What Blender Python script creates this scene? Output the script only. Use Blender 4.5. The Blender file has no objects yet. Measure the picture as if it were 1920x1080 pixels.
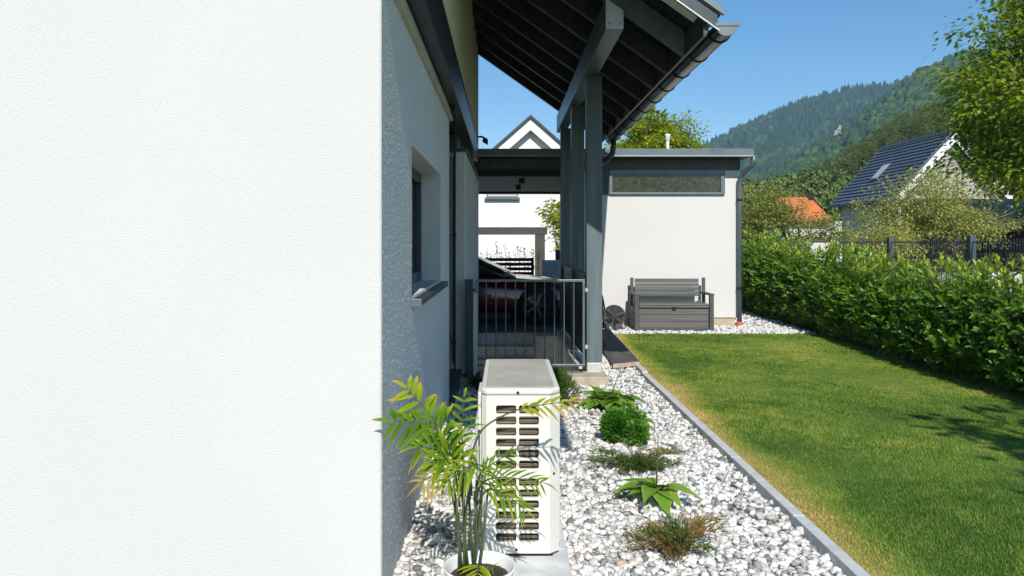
import bpy, math, random
import numpy as np
from mathutils import Vector, Matrix
random.seed(7); rng = np.random.default_rng(11)
R = math.radians
scene = bpy.context.scene
col = scene.collection

# ------------------------------------------------------------------ camera, sky, sun, exposure
cam_d = bpy.data.cameras.new('camera'); cam = bpy.data.objects.new('camera', cam_d); col.objects.link(cam)
cam.location = (0, 0, 1.5); cam.rotation_euler = (R(90), 0, 0)
cam_d.sensor_width = 36; cam_d.lens = 26.25
cam_d.shift_x = 14 / 1920; cam_d.shift_y = -85 / 1920
cam_d.clip_start = .05; cam_d.clip_end = 9000
scene.camera = cam
SUN_EL, SUN_AZ = 38.5, 3.1           # degrees; azimuth is measured from behind the camera towards +X
world = bpy.data.worlds.new('World'); scene.world = world; world.use_nodes = True
wn = world.node_tree.nodes; wl = world.node_tree.links
sky = wn.new('ShaderNodeTexSky'); sky.sky_type = 'NISHITA'; sky.sun_disc = False
sky.sun_elevation = R(SUN_EL); sky.sun_rotation = math.pi - R(SUN_AZ)
sky.air_density = 1.0; sky.dust_density = .1; sky.ozone_density = 1.6; sky.altitude = 500
hsv = wn.new('ShaderNodeHueSaturation'); hsv.inputs['Saturation'].default_value = 1.30; hsv.inputs['Hue'].default_value = .495
wl.new(sky.outputs[0], hsv.inputs['Color']); wl.new(hsv.outputs[0], wn['Background'].inputs[0]); wn['Background'].inputs[1].default_value = .125
sd = bpy.data.lights.new('sun', 'SUN'); sd.energy = 4.3; sd.angle = R(.5); sd.color = (1, .955, .88)
sun = bpy.data.objects.new('sun', sd); col.objects.link(sun); sun.location = (0, -5, 12)
d = Vector((-math.sin(R(SUN_AZ)) * math.cos(R(SUN_EL)), math.cos(R(SUN_AZ)) * math.cos(R(SUN_EL)), -math.sin(R(SUN_EL))))
sun.rotation_euler = d.to_track_quat('-Z', 'Y').to_euler()
vs = scene.view_settings; vs.view_transform = 'Standard'; vs.look = 'None'; vs.exposure = 0.17; vs.gamma = 1; vs.use_curve_mapping = False
scene.cycles.max_bounces = 8; scene.cycles.transparent_max_bounces = 12; scene.cycles.volume_bounces = 0
scene.cycles.use_denoising = True

# ------------------------------------------------------------------ helpers
def tag(o, label=None, cat=None, group=None, kind=None):
    if label: o['label'] = label
    if cat: o['category'] = cat
    if group: o['group'] = group
    if kind: o['kind'] = kind
    return o
def thing(name, label, cat, loc=(0, 0, 0), group=None):
    o = bpy.data.objects.new(name, None); col.objects.link(o); o.location = loc; o.empty_display_size = .2
    return tag(o, label, cat, group)
def root_loc(p):
    while p is not None and p.parent is not None: p = p.parent
    return np.array(p.location) if p is not None else np.zeros(3)
def copy_tree(o, parent=None, loc=None):
    c = o.copy(); col.objects.link(c); c.parent = parent
    if loc is not None: c.location = loc
    for ch in [x for x in bpy.data.objects if x.parent == o]: copy_tree(ch, c)
    return c
def link_mesh(name, me, m, parent=None, smooth=False, bevel=0):
    if m is not None: me.materials.append(m)
    o = bpy.data.objects.new(name, me); col.objects.link(o)
    if parent is not None: o.parent = parent
    if smooth: me.shade_smooth()
    if bevel:
        b = o.modifiers.new('edge', 'BEVEL'); b.width = bevel; b.segments = 2; b.limit_method = 'ANGLE'; b.angle_limit = R(40)
    return o
def np_mesh(name, V, F, m, parent=None, attrs=None, smooth=False, kind=None):
    """V (n,3), F (k,3 or 4) arrays in world space -> one mesh object"""
    V = np.asarray(V, dtype=np.float32); F = np.asarray(F, dtype=np.int32)
    V = V - root_loc(parent).astype(np.float32)
    me = bpy.data.meshes.new(name); n = F.shape[1]
    me.vertices.add(len(V)); me.vertices.foreach_set('co', V.ravel())
    me.loops.add(F.size); me.loops.foreach_set('vertex_index', F.ravel())
    me.polygons.add(len(F)); me.polygons.foreach_set('loop_start', np.arange(0, F.size, n, dtype=np.int32))
    if attrs:
        for k, a in attrs.items():
            at = me.attributes.new(k, 'FLOAT', 'POINT'); at.data.foreach_set('value', np.asarray(a, dtype=np.float32).ravel())
    me.update(calc_edges=True); me.validate()
    o = link_mesh(name, me, m, parent, smooth)
    if kind: o['kind'] = kind
    return o
class MB:
    def __init__(s): s.v = []; s.f = []
    def add(s, vs, fs):
        b = len(s.v); s.v += [tuple(p) for p in vs]; s.f += [tuple(b + i for i in f) for f in fs]; return s
    def hexa(s, p):   # 8 points: bottom 4 ccw, top 4 ccw
        return s.add(p, [(3, 2, 1, 0), (4, 5, 6, 7), (0, 1, 5, 4), (1, 2, 6, 5), (2, 3, 7, 6), (3, 0, 4, 7)])
    def box(s, x0, x1, y0, y1, z0, z1):
        return s.hexa([(x0, y0, z0), (x1, y0, z0), (x1, y1, z0), (x0, y1, z0), (x0, y0, z1), (x1, y0, z1), (x1, y1, z1), (x0, y1, z1)])
    def prism(s, poly, axis, a, b):   # poly of 2-tuples in the two other axes
        def P(p, t): return (t, p[0], p[1]) if axis == 'x' else ((p[0], t, p[1]) if axis == 'y' else (p[0], p[1], t))
        n = len(poly); vs = [P(p, a) for p in poly] + [P(p, b) for p in poly]
        return s.add(vs, [tuple(range(n))[::-1], tuple(range(n, 2 * n))] + [(i, (i + 1) % n, n + (i + 1) % n, n + i) for i in range(n)])
    def tube(s, pts, r, n=8, cap=True):
        pts = [Vector(p) for p in pts]; k = len(pts); rr = r if isinstance(r, (list, tuple)) else [r] * k
        vs = []; up = None
        for i, p in enumerate(pts):
            t = (pts[min(i + 1, k - 1)] - pts[max(i - 1, 0)]).normalized()
            if up is None:
                up = t.orthogonal().normalized()
            up = (up - t * up.dot(t)).normalized() if (up - t * up.dot(t)).length > 1e-5 else t.orthogonal().normalized()
            w = t.cross(up)
            for j in range(n):
                a = 2 * math.pi * j / n; vs.append(p + (up * math.cos(a) + w * math.sin(a)) * rr[i])
        fs = [(i * n + j, i * n + (j + 1) % n, (i + 1) * n + (j + 1) % n, (i + 1) * n + j) for i in range(k - 1) for j in range(n)]
        if cap: fs += [tuple(range(n))[::-1], tuple((k - 1) * n + j for j in range(n))]
        return s.add(vs, fs)
    def lathe(s, prof, c, axis='z', n=24):
        vs = []; c = Vector(c)
        for (r, h) in prof:
            for j in range(n):
                a = 2 * math.pi * j / n; x, y = r * math.cos(a), r * math.sin(a)
                vs.append(c + (Vector((x, y, h)) if axis == 'z' else Vector((x, h, y)) if axis == 'y' else Vector((h, x, y))))
        k = len(prof)
        return s.add(vs, [(i * n + j, i * n + (j + 1) % n, (i + 1) * n + (j + 1) % n, (i + 1) * n + j) for i in range(k - 1) for j in range(n)])
    def build(s, name, m, parent=None, smooth=False, bevel=0, kind=None):
        o0 = root_loc(parent); me = bpy.data.meshes.new(name)
        me.from_pydata([(p[0] - o0[0], p[1] - o0[1], p[2] - o0[2]) for p in s.v], [], s.f); me.update()
        o = link_mesh(name, me, m, parent, smooth, bevel)
        if kind: o['kind'] = kind
        return o
def P(px, py, d):   # a point of the place from where it is seen and how far off it stands
    return ((px - 946) * d / 1400, d, 1.5 + (455 - py) * d / 1400)

# ------------------------------------------------------------------ materials
def nodes(name):
    m = bpy.data.materials.new(name); m.use_nodes = True; nt = m.node_tree
    return m, nt.nodes, nt.links, nt.nodes['Principled BSDF']
def mat(name, c, rough=.6, metal=0, var=.12, scale=6, bump=0, bscale=80, bdist=.004, c2=None, spec=.5, stretch=None, detail=4):
    m, N, L, b = nodes(name)
    b.inputs['Roughness'].default_value = rough; b.inputs['Metallic'].default_value = metal
    b.inputs['Specular IOR Level'].default_value = spec
    tc = N.new('ShaderNodeTexCoord'); mp = N.new('ShaderNodeMapping'); L.new(tc.outputs['Object'], mp.inputs[0])
    if stretch: mp.inputs['Scale'].default_value = stretch
    nz = N.new('ShaderNodeTexNoise'); nz.inputs['Scale'].default_value = scale; nz.inputs['Detail'].default_value = detail
    L.new(mp.outputs[0], nz.inputs['Vector'])
    rp = N.new('ShaderNodeValToRGB'); L.new(nz.outputs[0], rp.inputs[0])
    a = [x * (1 - var) for x in c]; z = c2 if c2 else [min(1, x * (1 + var)) for x in c]
    rp.color_ramp.elements[0].position = .3; rp.color_ramp.elements[1].position = .7
    rp.color_ramp.elements[0].color = (*a, 1); rp.color_ramp.elements[1].color = (*z, 1)
    L.new(rp.outputs[0], b.inputs['Base Color'])
    if bump:
        n2 = N.new('ShaderNodeTexNoise'); n2.inputs['Scale'].default_value = bscale; n2.inputs['Detail'].default_value = 3
        L.new(mp.outputs[0], n2.inputs['Vector'])
        bp = N.new('ShaderNodeBump'); bp.inputs['Strength'].default_value = bump; bp.inputs['Distance'].default_value = bdist
        L.new(n2.outputs[0], bp.inputs['Height']); L.new(bp.outputs[0], b.inputs['Normal'])
    return m
def ramp_mat(name, stops, rough=.5, trans=.0, spec=.4, bump=0, bscale=40, bdist=.002, fine=0):
    """colour read from the per-vertex attribute 'tone'"""
    m, N, L, b = nodes(name)
    b.inputs['Roughness'].default_value = rough; b.inputs['Specular IOR Level'].default_value = spec
    at = N.new('ShaderNodeAttribute'); at.attribute_name = 'tone'
    rp = N.new('ShaderNodeValToRGB'); src = at.outputs['Fac']
    if fine:
        tc = N.new('ShaderNodeTexCoord'); nz = N.new('ShaderNodeTexNoise'); nz.inputs['Scale'].default_value = bscale
        L.new(tc.outputs['Object'], nz.inputs['Vector'])
        ma = N.new('ShaderNodeMath'); ma.operation = 'MULTIPLY_ADD'; ma.inputs[1].default_value = fine; ma.inputs[2].default_value = -fine / 2
        L.new(nz.outputs[0], ma.inputs[0]); ad = N.new('ShaderNodeMath'); ad.operation = 'ADD'
        L.new(ma.outputs[0], ad.inputs[0]); L.new(src, ad.inputs[1]); src = ad.outputs[0]
    L.new(src, rp.inputs[0]); cr = rp.color_ramp
    while len(cr.elements) < len(stops): cr.elements.new(.5)
    for e, (p, c) in zip(cr.elements, stops): e.position = p; e.color = (*c, 1)
    L.new(rp.outputs[0], b.inputs['Base Color'])
    if bump:
        tc = N.new('ShaderNodeTexCoord'); nz = N.new('ShaderNodeTexNoise'); nz.inputs['Scale'].default_value = bscale
        L.new(tc.outputs['Object'], nz.inputs['Vector']); bp = N.new('ShaderNodeBump'); bp.inputs['Strength'].default_value = bump
        bp.inputs['Distance'].default_value = bdist; L.new(nz.outputs[0], bp.inputs['Height']); L.new(bp.outputs[0], b.inputs['Normal'])
    if trans:
        tr = N.new('ShaderNodeBsdfTranslucent'); mx = N.new('ShaderNodeMixShader'); mx.inputs[0].default_value = trans
        hs = N.new('ShaderNodeHueSaturation'); hs.inputs['Value'].default_value = 1.6; hs.inputs['Hue'].default_value = .485
        L.new(rp.outputs[0], hs.inputs['Color']); L.new(hs.outputs[0], tr.inputs[0])
        L.new(b.outputs[0], mx.inputs[1]); L.new(tr.outputs[0], mx.inputs[2])
        L.new(mx.outputs[0], N['Material Output'].inputs[0])
    return m
def stucco(name, c, strength=.9, scale=150, dist=.006):
    m, N, L, b = nodes(name)
    b.inputs['Roughness'].default_value = .9; b.inputs['Specular IOR Level'].default_value = .15
    tc = N.new('ShaderNodeTexCoord')
    n1 = N.new('ShaderNodeTexNoise'); n1.inputs['Scale'].default_value = scale; n1.inputs['Detail'].default_value = 2; n1.inputs['Roughness'].default_value = .6
    n2 = N.new('ShaderNodeTexVoronoi'); n2.inputs['Scale'].default_value = scale * 1.3
    n3 = N.new('ShaderNodeTexNoise'); n3.inputs['Scale'].default_value = .9; n3.inputs['Detail'].default_value = 5
    for n in (n1, n2, n3): L.new(tc.outputs['Object'], n.inputs['Vector'])
    ad = N.new('ShaderNodeMath'); ad.operation = 'SUBTRACT'; L.new(n1.outputs[0], ad.inputs[0])
    sc = N.new('ShaderNodeMath'); sc.operation = 'MULTIPLY'; sc.inputs[1].default_value = .45; L.new(n2.outputs['Distance'], sc.inputs[0]); L.new(sc.outputs[0], ad.inputs[1])
    bp = N.new('ShaderNodeBump'); bp.inputs['Strength'].default_value = strength; bp.inputs['Distance'].default_value = dist
    L.new(ad.outputs[0], bp.inputs['Height']); L.new(bp.outputs[0], b.inputs['Normal'])
    rp = N.new('ShaderNodeValToRGB'); L.new(n3.outputs[0], rp.inputs[0])
    rp.color_ramp.elements[0].position = .3; rp.color_ramp.elements[1].position = .75
    rp.color_ramp.elements[0].color = (*[x * .955 for x in c], 1); rp.color_ramp.elements[1].color = (*c, 1)
    L.new(rp.outputs[0], b.inputs['Base Color'])
    return m
M = {}
M['stucco'] = stucco('white_stucco', (.655, .648, .632), .5, 170, .005)
M['stucco_far'] = stucco('fine_white_render', (.675, .662, .635), .35, 60)
M['plaster'] = mat('scratch_plaster', (.70, .70, .685), .92, var=.035, scale=1.1, spec=.1)
M['cream'] = stucco('bounce_tinted_stucco', (.78, .75, .52), .5, 110)  # white stucco with the lawn's yellow-green bounce put into its colour
M['house_white'] = mat('neighbour_render', (.80, .79, .76), .9, var=.03, scale=1.2)
M['beige_wall'] = mat('beige_render', (.46, .43, .38), .9, var=.12, scale=1.2)
M['anthracite'] = mat('anthracite_paint', (.035, .052, .060), .42, var=.18, scale=9, bump=.12, bscale=60, stretch=(1, 1, .12))
M['anth_wood'] = mat('anthracite_wood', (.115, .150, .160), .5, var=.22, scale=14, bump=.25, bscale=70, bdist=.002, stretch=(1, 1, .06))
M['anth_beam'] = mat('anthracite_beam', (.095, .122, .135), .42, var=.22, scale=14, bump=.25, bscale=70, bdist=.002, stretch=(1, .06, 1))
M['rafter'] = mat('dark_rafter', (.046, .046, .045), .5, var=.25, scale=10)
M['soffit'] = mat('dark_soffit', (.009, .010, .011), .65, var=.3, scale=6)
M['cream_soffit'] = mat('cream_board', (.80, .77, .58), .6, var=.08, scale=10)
M['band'] = mat('dark_metal_band', (.05, .055, .058), .38, metal=.5, var=.3, scale=5, stretch=(1, .5, 3))
M['grey_metal'] = mat('grey_roof_metal', (.15, .175, .19), .42, metal=.35, var=.12, scale=4)
M['zinc'] = mat('gutter_metal', (.11, .12, .125), .28, metal=.85, var=.2, scale=7)
M['dark_metal'] = mat('dark_metal', (.02, .022, .024), .45, metal=.4, var=.2)
M['white_metal'] = mat('white_edge_metal', (.55, .56, .55), .4, metal=.2, var=.06)
M['gate_metal'] = mat('gate_metal', (.17, .195, .205), .4, metal=.55, var=.12)
M['plate'] = mat('galvanised_plate', (.50, .53, .54), .5, metal=.2, var=.08)
M['trim'] = mat('beige_trim', (.46, .44, .34), .6, var=.1)
M['concrete'] = mat('concrete', (.60, .60, .585), .9, var=.2, scale=9, bump=.5, bscale=70, bdist=.004)
M['concrete_tan'] = mat('tan_concrete', (.43, .38, .29), .9, var=.2, scale=10, bump=.5, bscale=70, bdist=.004)
M['aggregate'] = mat('exposed_aggregate', (.62, .62, .61), .9, var=.35, scale=75, bump=.6, bscale=90, bdist=.004)
M['kerb'] = mat('kerb_concrete', (.54, .545, .535), .9, var=.12, scale=12, bump=.4, bscale=120, bdist=.003)
M['paving'] = mat('dark_paving', (.10, .10, .10), .8, var=.25, scale=5, bump=.3)
M['slab'] = mat('slate_plank', (.085, .085, .085), .75, var=.35, scale=5, bump=.4, bscale=30, stretch=(3, .7, 3))
M['slab_end'] = mat('plank_end', (.42, .33, .24), .85, var=.2, scale=20)
M['plinth'] = mat('beige_plinth', (.50, .42, .30), .9, var=.12, scale=6)
M['bench'] = mat('grey_resin_wood', (.125, .12, .115), .6, var=.22, scale=8, bump=.35, bscale=60, bdist=.002, stretch=(.15, 1, 4))
M['bench_frame'] = mat('dark_resin', (.075, .08, .085), .55, var=.15, scale=8)
M['black'] = mat('black_plastic', (.018, .018, .019), .42, var=.2)
M['reel'] = mat('reel_plastic', (.06, .06, .06), .45, var=.25)
M['rubber'] = mat('rubber', (.012, .012, .012), .8, var=.2)
M['chrome'] = mat('wheel_alloy', (.35, .35, .36), .3, metal=.9, var=.1)
M['red_paint'] = mat('dark_red_paint', (.11, .005, .009), .18, metal=.25, var=.05); M['red_paint'].node_tree.nodes['Principled BSDF'].inputs['Coat Weight'].default_value = .8
M['red'] = mat('red_plastic', (.35, .02, .015), .5, var=.1)
M['orange'] = mat('orange_clay', (.55, .13, .05), .8, var=.2)
M['ac'] = mat('ac_enamel', (.70, .68, .61), .45, var=.04, scale=3)
M['ac_top'] = mat('ac_lid_dusty', (.44, .42, .36), .6, var=.14, scale=7)
M['ac_in'] = mat('ac_interior', (.13, .098, .07), .5, var=.3, scale=9)
M['ac_fin'] = mat('ac_fin', (.38, .29, .20), .4, metal=.5, var=.2)
M['pot'] = mat('white_glaze', (.74, .75, .74), .3, var=.04)
M['soil'] = mat('soil', (.05, .038, .026), .95, var=.4, scale=60, bump=.8, bscale=90)
M['wood'] = mat('weathered_wood', (.19, .135, .09), .8, var=.25, scale=10, stretch=(1, 1, .1))
M['greywood'] = mat('grey_brown_timber', (.075, .066, .062), .8, var=.2, scale=6)
M['bark'] = mat('bark', (.13, .10, .075), .95, var=.35, scale=9, bump=.8, bscale=25, bdist=.02, stretch=(1, 1, .25))
M['tile'] = mat('dark_roof_tile', (.105, .128, .165), .38, var=.14, scale=5)
M['tile_orange'] = mat('orange_roof_tile', (.62, .17, .05), .8, var=.18, scale=3)
M['fibre'] = mat('fibre_cement', (.26, .24, .22), .9, var=.25, scale=2)
M['log'] = mat('cut_log', (.50, .30, .13), .85, var=.4, scale=3)
M['white_paint'] = mat('white_paint', (.78, .77, .73), .6, var=.05)
M['fence'] = mat('fence_paint', (.075, .09, .10), .5, var=.15)
M['lead'] = mat('ceiling_board', (.62, .62, .62), .7, var=.04)
def glass_dark(name, c, rough=.06):
    m = mat(name, c, rough, var=.2, scale=2, spec=.9); return m
M['pane'] = glass_dark('window_glass', (.012, .016, .018), .04)
M['shed_pane'] = mat('obscure_pane_reflection', (.030, .030, .014), .16, var=.75, scale=16, bump=.5, bscale=40, bdist=.004, spec=.8)  # olive speckle of reflected trees is put into the pane colour
# plants
M['laurel'] = ramp_mat('laurel_leaf', [(0, (.022, .065, .007)), (.4, (.078, .180, .014)), (.75, (.20, .34, .028)), (1, (.38, .46, .06))], .36, .30, .4)
M['walnut'] = ramp_mat('walnut_leaf', [(0, (.045, .10, .008)), (.4, (.17, .27, .018)), (.75, (.38, .43, .03)), (1, (.56, .44, .05))], .5, .45, .25)
M['apple'] = ramp_mat('apple_leaf', [(0, (.10, .14, .03)), (.45, (.25, .29, .065)), (.8, (.42, .43, .11)), (1, (.54, .47, .18))], .6, .35)
M['lime'] = ramp_mat('lime_leaf', [(0, (.09, .16, .012)), (.45, (.24, .33, .02)), (1, (.50, .50, .04))], .5, .45, .25)
M['pine'] = ramp_mat('pine_needles', [(0, (.038, .068, .016)), (.5, (.105, .150, .030)), (1, (.25, .25, .055))], .7, .25)
M['forest'] = ramp_mat('forest', [(0, (.018, .048, .019)), (.5, (.044, .092, .024)), (.85, (.11, .16, .03)), (1, (.21, .22, .05))], .9, 0)
M['hosta'] = ramp_mat('hosta_leaf', [(0, (.085, .21, .018)), (.5, (.18, .33, .03)), (.85, (.28, .42, .06)), (1, (.66, .68, .36))], .42, .3)
M['box'] = ramp_mat('box_leaf', [(0, (.02, .095, .008)), (.6, (.06, .20, .014)), (1, (.18, .34, .03))], .45, .25)
M['juniper'] = ramp_mat('juniper_sprig', [(0, (.03, .08, .012)), (.45, (.095, .175, .022)), (.6, (.16, .17, .035)), (.72, (.27, .14, .045)), (1, (.36, .21, .09))], .7, .1)
M['palm'] = ramp_mat('palm_leaflet', [(0, (.040, .115, .004)), (.35, (.12, .23, .008)), (.6, (.30, .34, .016)), (.8, (.46, .32, .06)), (1, (.22, .10, .04))], .6, .3, .12, fine=.12, bscale=14)
M['palm_stem'] = mat('palm_stem', (.060, .085, .022), .5, var=.3, scale=20)
M['grass'] = ramp_mat('grass_blade', [(0, (.085, .175, .020)), (.3, (.185, .30, .036)), (.55, (.32, .38, .06)), (.8, (.50, .42, .11)), (1, (.64, .49, .19))], .6, .3)
M['lawn'] = ramp_mat('lawn_soil', [(0, (.045, .105, .012)), (.3, (.10, .185, .02)), (.55, (.20, .25, .035)), (.8, (.40, .33, .10)), (1, (.50, .38, .15))], .9, bump=.8, bscale=90, bdist=.02, fine=.25)
M['pebble'] = ramp_mat('pebble', [(0, (.14, .14, .145)), (.16, (.30, .30, .305)), (.34, (.50, .485, .46)), (.6, (.70, .685, .655)), (.94, (.78, .765, .73)), (.97, (.56, .46, .35)), (1, (.44, .28, .17))], .7, bump=.35, bscale=70, bdist=.003, fine=.10)
M['gravel_base'] = mat('gravel_bed', (.62, .605, .575), .95, var=.5, scale=40, bump=1, bscale=45, bdist=.03)
M['meadow'] = mat('meadow', (.075, .105, .03), .95, var=.4, scale=.4, c2=(.16, .15, .06))
M['hill'] = mat('hillside', (.030, .050, .020), .95, var=.4, scale=.02, c2=(.045, .06, .022))
M['rock'] = mat('bare_rock', (.44, .42, .38), .9, var=.3, scale=.1)
M['road'] = mat('pale_road', (.33, .31, .29), .95, var=.15, scale=1)

# ------------------------------------------------------------------ the setting: ground, gravel bed, lawn, paving
def struct(o): return tag(o, kind='structure')
W = (-.407, .86, 7.95, 11.4)      # the sunken stairwell
g = MB(); xs = [-4500, W[0] - .3, W[1] + .2, 4500]; ys = [-3000, W[2] - .2, W[3] + .1, 6000]
for i in range(3):
    for j in range(3):
        if (i, j) != (1, 1): g.add([(xs[i], ys[j], -.05), (xs[i + 1], ys[j], -.05), (xs[i + 1], ys[j + 1], -.05), (xs[i], ys[j + 1], -.05)], [(0, 1, 2, 3)])
struct(g.build('ground', M['meadow']))
gb = MB()
def rise(y): return .085 * min(1, max(0, (y - 8) / 3.4))
def sheet(mb, x0, x1, y0, y1, n=6, dz=0):
    for k in range(n):
        a, b = y0 + (y1 - y0) * k / n, y0 + (y1 - y0) * (k + 1) / n
        mb.add([(x0, a, rise(a) + dz), (x1, a, rise(a) + dz), (x1, b, rise(b) + dz), (x0, b, rise(b) + dz)], [(0, 1, 2, 3)])
sheet(gb, -.60, 1.50, .6, 7.62, 6, .026); sheet(gb, 1.06, 1.50, 7.62, 12.32, 6, .02); sheet(gb, 1.50, 4.75, 11.30, 12.32, 1); sheet(gb, 3.6, 4.9, 12.32, 17)
struct(gb.build('gravel_bed', M['gravel_base']))

def vnoise(x, y, s, seed=0):
    x = np.asarray(x) * s + 100; y = np.asarray(y) * s + 100
    xi = np.floor(x).astype(int); yi = np.floor(y).astype(int); fx = x - xi; fy = y - yi
    fx = fx * fx * (3 - 2 * fx); fy = fy * fy * (3 - 2 * fy)
    def h(a, b): return np.modf(np.abs(np.sin(a * 127.1 + b * 311.7 + seed * 74.7) * 43758.5453))[0]
    return (h(xi, yi) * (1 - fx) + h(xi + 1, yi) * fx) * (1 - fy) + (h(xi, yi + 1) * (1 - fx) + h(xi + 1, yi + 1) * fx) * fy
def dryness(x, y):
    e = np.clip(1 - (x - 1.56) / (.16 + .34 * vnoise(y, y * 0, 1.1, 3)), 0, 1)
    n = .55 * vnoise(x, y, .8, 1) + .3 * vnoise(x, y, 2.1, 2) + .15 * vnoise(x, y, 6, 5)
    right = np.clip((x - 3.0) / 1.6, 0, 1) * .16 + np.clip((y - 9) / 2.5, 0, 1) * .14
    v = .13 + .58 * np.clip((n - .42) * 1.7, 0, 1) + right * .8 + .75 * e ** .8
    return np.clip(v, 0, 1)
def lawn_z(y): return .055 + .055 * np.clip((y - 8) / 3.4, 0, 1)
gx = np.linspace(1.56, 5.9, 90); gy = np.linspace(1.2, 11.32, 210); GX, GY = np.meshgrid(gx, gy)
GZ = lawn_z(GY) + .012 * vnoise(GX, GY, 1.5, 9)
V = np.stack([GX, GY, GZ], -1).reshape(-1, 3); a = np.arange(len(V)).reshape(GX.shape)
F = np.stack([a[:-1, :-1], a[:-1, 1:], a[1:, 1:], a[1:, :-1]], -1).reshape(-1, 4)
struct(np_mesh('lawn', V, F, M['lawn'], attrs={'tone': dryness(GX, GY).ravel()}, smooth=True))

def basis(dirs, ups):
    y = dirs / np.linalg.norm(dirs, axis=1, keepdims=True)
    x = np.cross(y, ups); x /= (np.linalg.norm(x, axis=1, keepdims=True) + 1e-9)
    z = np.cross(x, y); return np.stack([x, y, z], -1)     # columns
def scatter(bv, bf, locs, mats, scl):
    """bv (n,3), bf (k,m), locs (N,3), mats (N,3,3), scl (N,) or (N,3)"""
    bv = np.asarray(bv, float); bf = np.asarray(bf); N = len(locs)
    scl = np.asarray(scl, float); scl = scl[:, None] * np.ones(3) if scl.ndim == 1 else scl
    v = np.einsum('nij,nkj->nki', mats, bv[None] * scl[:, None, :]) + locs[:, None, :]
    f = bf[None] + (np.arange(N) * len(bv))[:, None, None]
    return v.reshape(-1, 3), f.reshape(-1, bf.shape[1])
def randrot(n):
    q = rng.normal(size=(n, 4)); q /= np.linalg.norm(q, axis=1, keepdims=True); w, x, y, z = q.T
    return np.stack([np.stack([1 - 2 * (y * y + z * z), 2 * (x * y - w * z), 2 * (x * z + w * y)], -1),
                     np.stack([2 * (x * y + w * z), 1 - 2 * (x * x + z * z), 2 * (y * z - w * x)], -1),
                     np.stack([2 * (x * z - w * y), 2 * (y * z + w * x), 1 - 2 * (x * x + y * y)], -1)], 1)
def ico(sub):
    import bmesh
    bm = bmesh.new(); bmesh.ops.create_icosphere(bm, subdivisions=sub, radius=1)
    bm.verts.ensure_lookup_table(); v = np.array([p.co for p in bm.verts]); f = np.array([[q.index for q in fc.verts] for fc in bm.faces]); bm.free(); return v, f
ICO1, ICO2 = ico(1), ico(2)
def join(parts):
    vs, fs, ts, o = [], [], [], 0
    for v, f, t in parts: vs.append(v); fs.append(f + o); ts.append(t); o += len(v)
    return np.concatenate(vs), np.concatenate(fs), np.concatenate(ts)

# gravel: loose white pebbles, one mass
def pebbles():
    out = []
    def put(n, x0, x1, y0, y1, base, smin, smax, lift=.042):
        x = rng.uniform(x0, x1, n); y = rng.uniform(y0, y1, n)
        zb = .085 * np.clip((y - 8) / 3.4, 0, 1)
        s = rng.uniform(smin, smax, n) * (.75 + .5 * rng.random(n) ** 2)
        z = zb + lift * rng.random(n) + s * .3
        for k in range(8):
            m = np.arange(n) % 8 == k
            if not m.any(): continue
            bv, bf = base; pv = bv * (1 + .30 * np.sin(bv @ rng.normal(size=3) * 2.6 + k) [:, None] * .6) * (1 + .15 * np.sin(bv @ rng.normal(size=3) * 4 + 2 * k)[:, None]) * (1 + .05 * rng.normal(size=(len(bv), 1)))
            sc = np.stack([s[m], s[m] * rng.uniform(.6, .95, m.sum()), s[m] * rng.uniform(.42, .72, m.sum())], 1)
            rot = randrot(m.sum()); tilt = basis(np.c_[rng.normal(size=(m.sum(), 2)), rng.normal(size=m.sum()) * .35], np.tile([0, 0, 1.], (m.sum(), 1)))
            v, f = scatter(pv, bf, np.stack([x[m], y[m], z[m]], 1), tilt, sc)
            t = rng.random(m.sum()); t = np.where(t < .09, t * 1.9, np.where(t < .25, .16 + (t - .09) * 1.2, np.where(t < .98, .40 + (t - .25) * .74, .955 + (t - .98) * 2)))
            out.append((v, f, np.repeat(t, len(bv))))
    put(12500, -.49, 1.50, 2.5, 5.6, ICO2, .013, .027)
    put(7500, -.49, 1.50, 5.6, 7.6, ICO1, .015, .029)
    put(2200, 1.06, 1.50, 7.6, 11.4, ICO1, .018, .032)
    put(4600, 1.08, 4.7, 11.32, 12.30, ICO1, .020, .034)
    put(2400, 3.86, 4.8, 12.3, 15.5, ICO1, .020, .036)
    return join(out)
v, f, t = pebbles()
tag(np_mesh('gravel', v, f, M['pebble'], attrs={'tone': t}, smooth=True), 'loose white and grey pebbles filling the bed between the house wall and the lawn', 'gravel', kind='stuff')

# grass blades
def grass():
    n = 420000
    y = 2.6 + (11.3 - 2.6) * rng.random(n) ** 1.35; x = 1.57 + (5.2 - 1.57) * rng.random(n)
    keep = (x < .72 * y + .25); x, y = x[keep], y[keep]; n = len(x)
    t = np.clip(dryness(x, y) + (vnoise(x, y, 7, 31) - .5) * .30 + (vnoise(x, y, 17, 32) - .5) * .22 + rng.normal(0, .12, n), 0, 1)
    ang = rng.uniform(0, 2 * math.pi, n); lean = rng.uniform(.2, 1.5, n)
    L = rng.uniform(.010, .024, n) * (1 - .3 * t) * (.8 + .4 * vnoise(x, y, 3, 8)); w = .0011 + .00033 * y
    b = np.stack([x, y, lawn_z(y) + .004], 1); dx, dy = np.cos(ang), np.sin(ang)
    side = np.stack([-dy * w, dx * w, 0 * w], 1); tip = b + np.stack([dx * L * lean, dy * L * lean, L], 1)
    v = np.stack([b - side, b + side, tip], 1).reshape(-1, 3)
    return v, np.arange(len(v)).reshape(-1, 3), np.repeat(t, 3)
v, f, t = grass()
tag(np_mesh('grass', v, f, M['grass'], attrs={'tone': t}), 'short mown lawn grass with dry yellow edges and patches', 'grass', kind='stuff')

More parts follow.
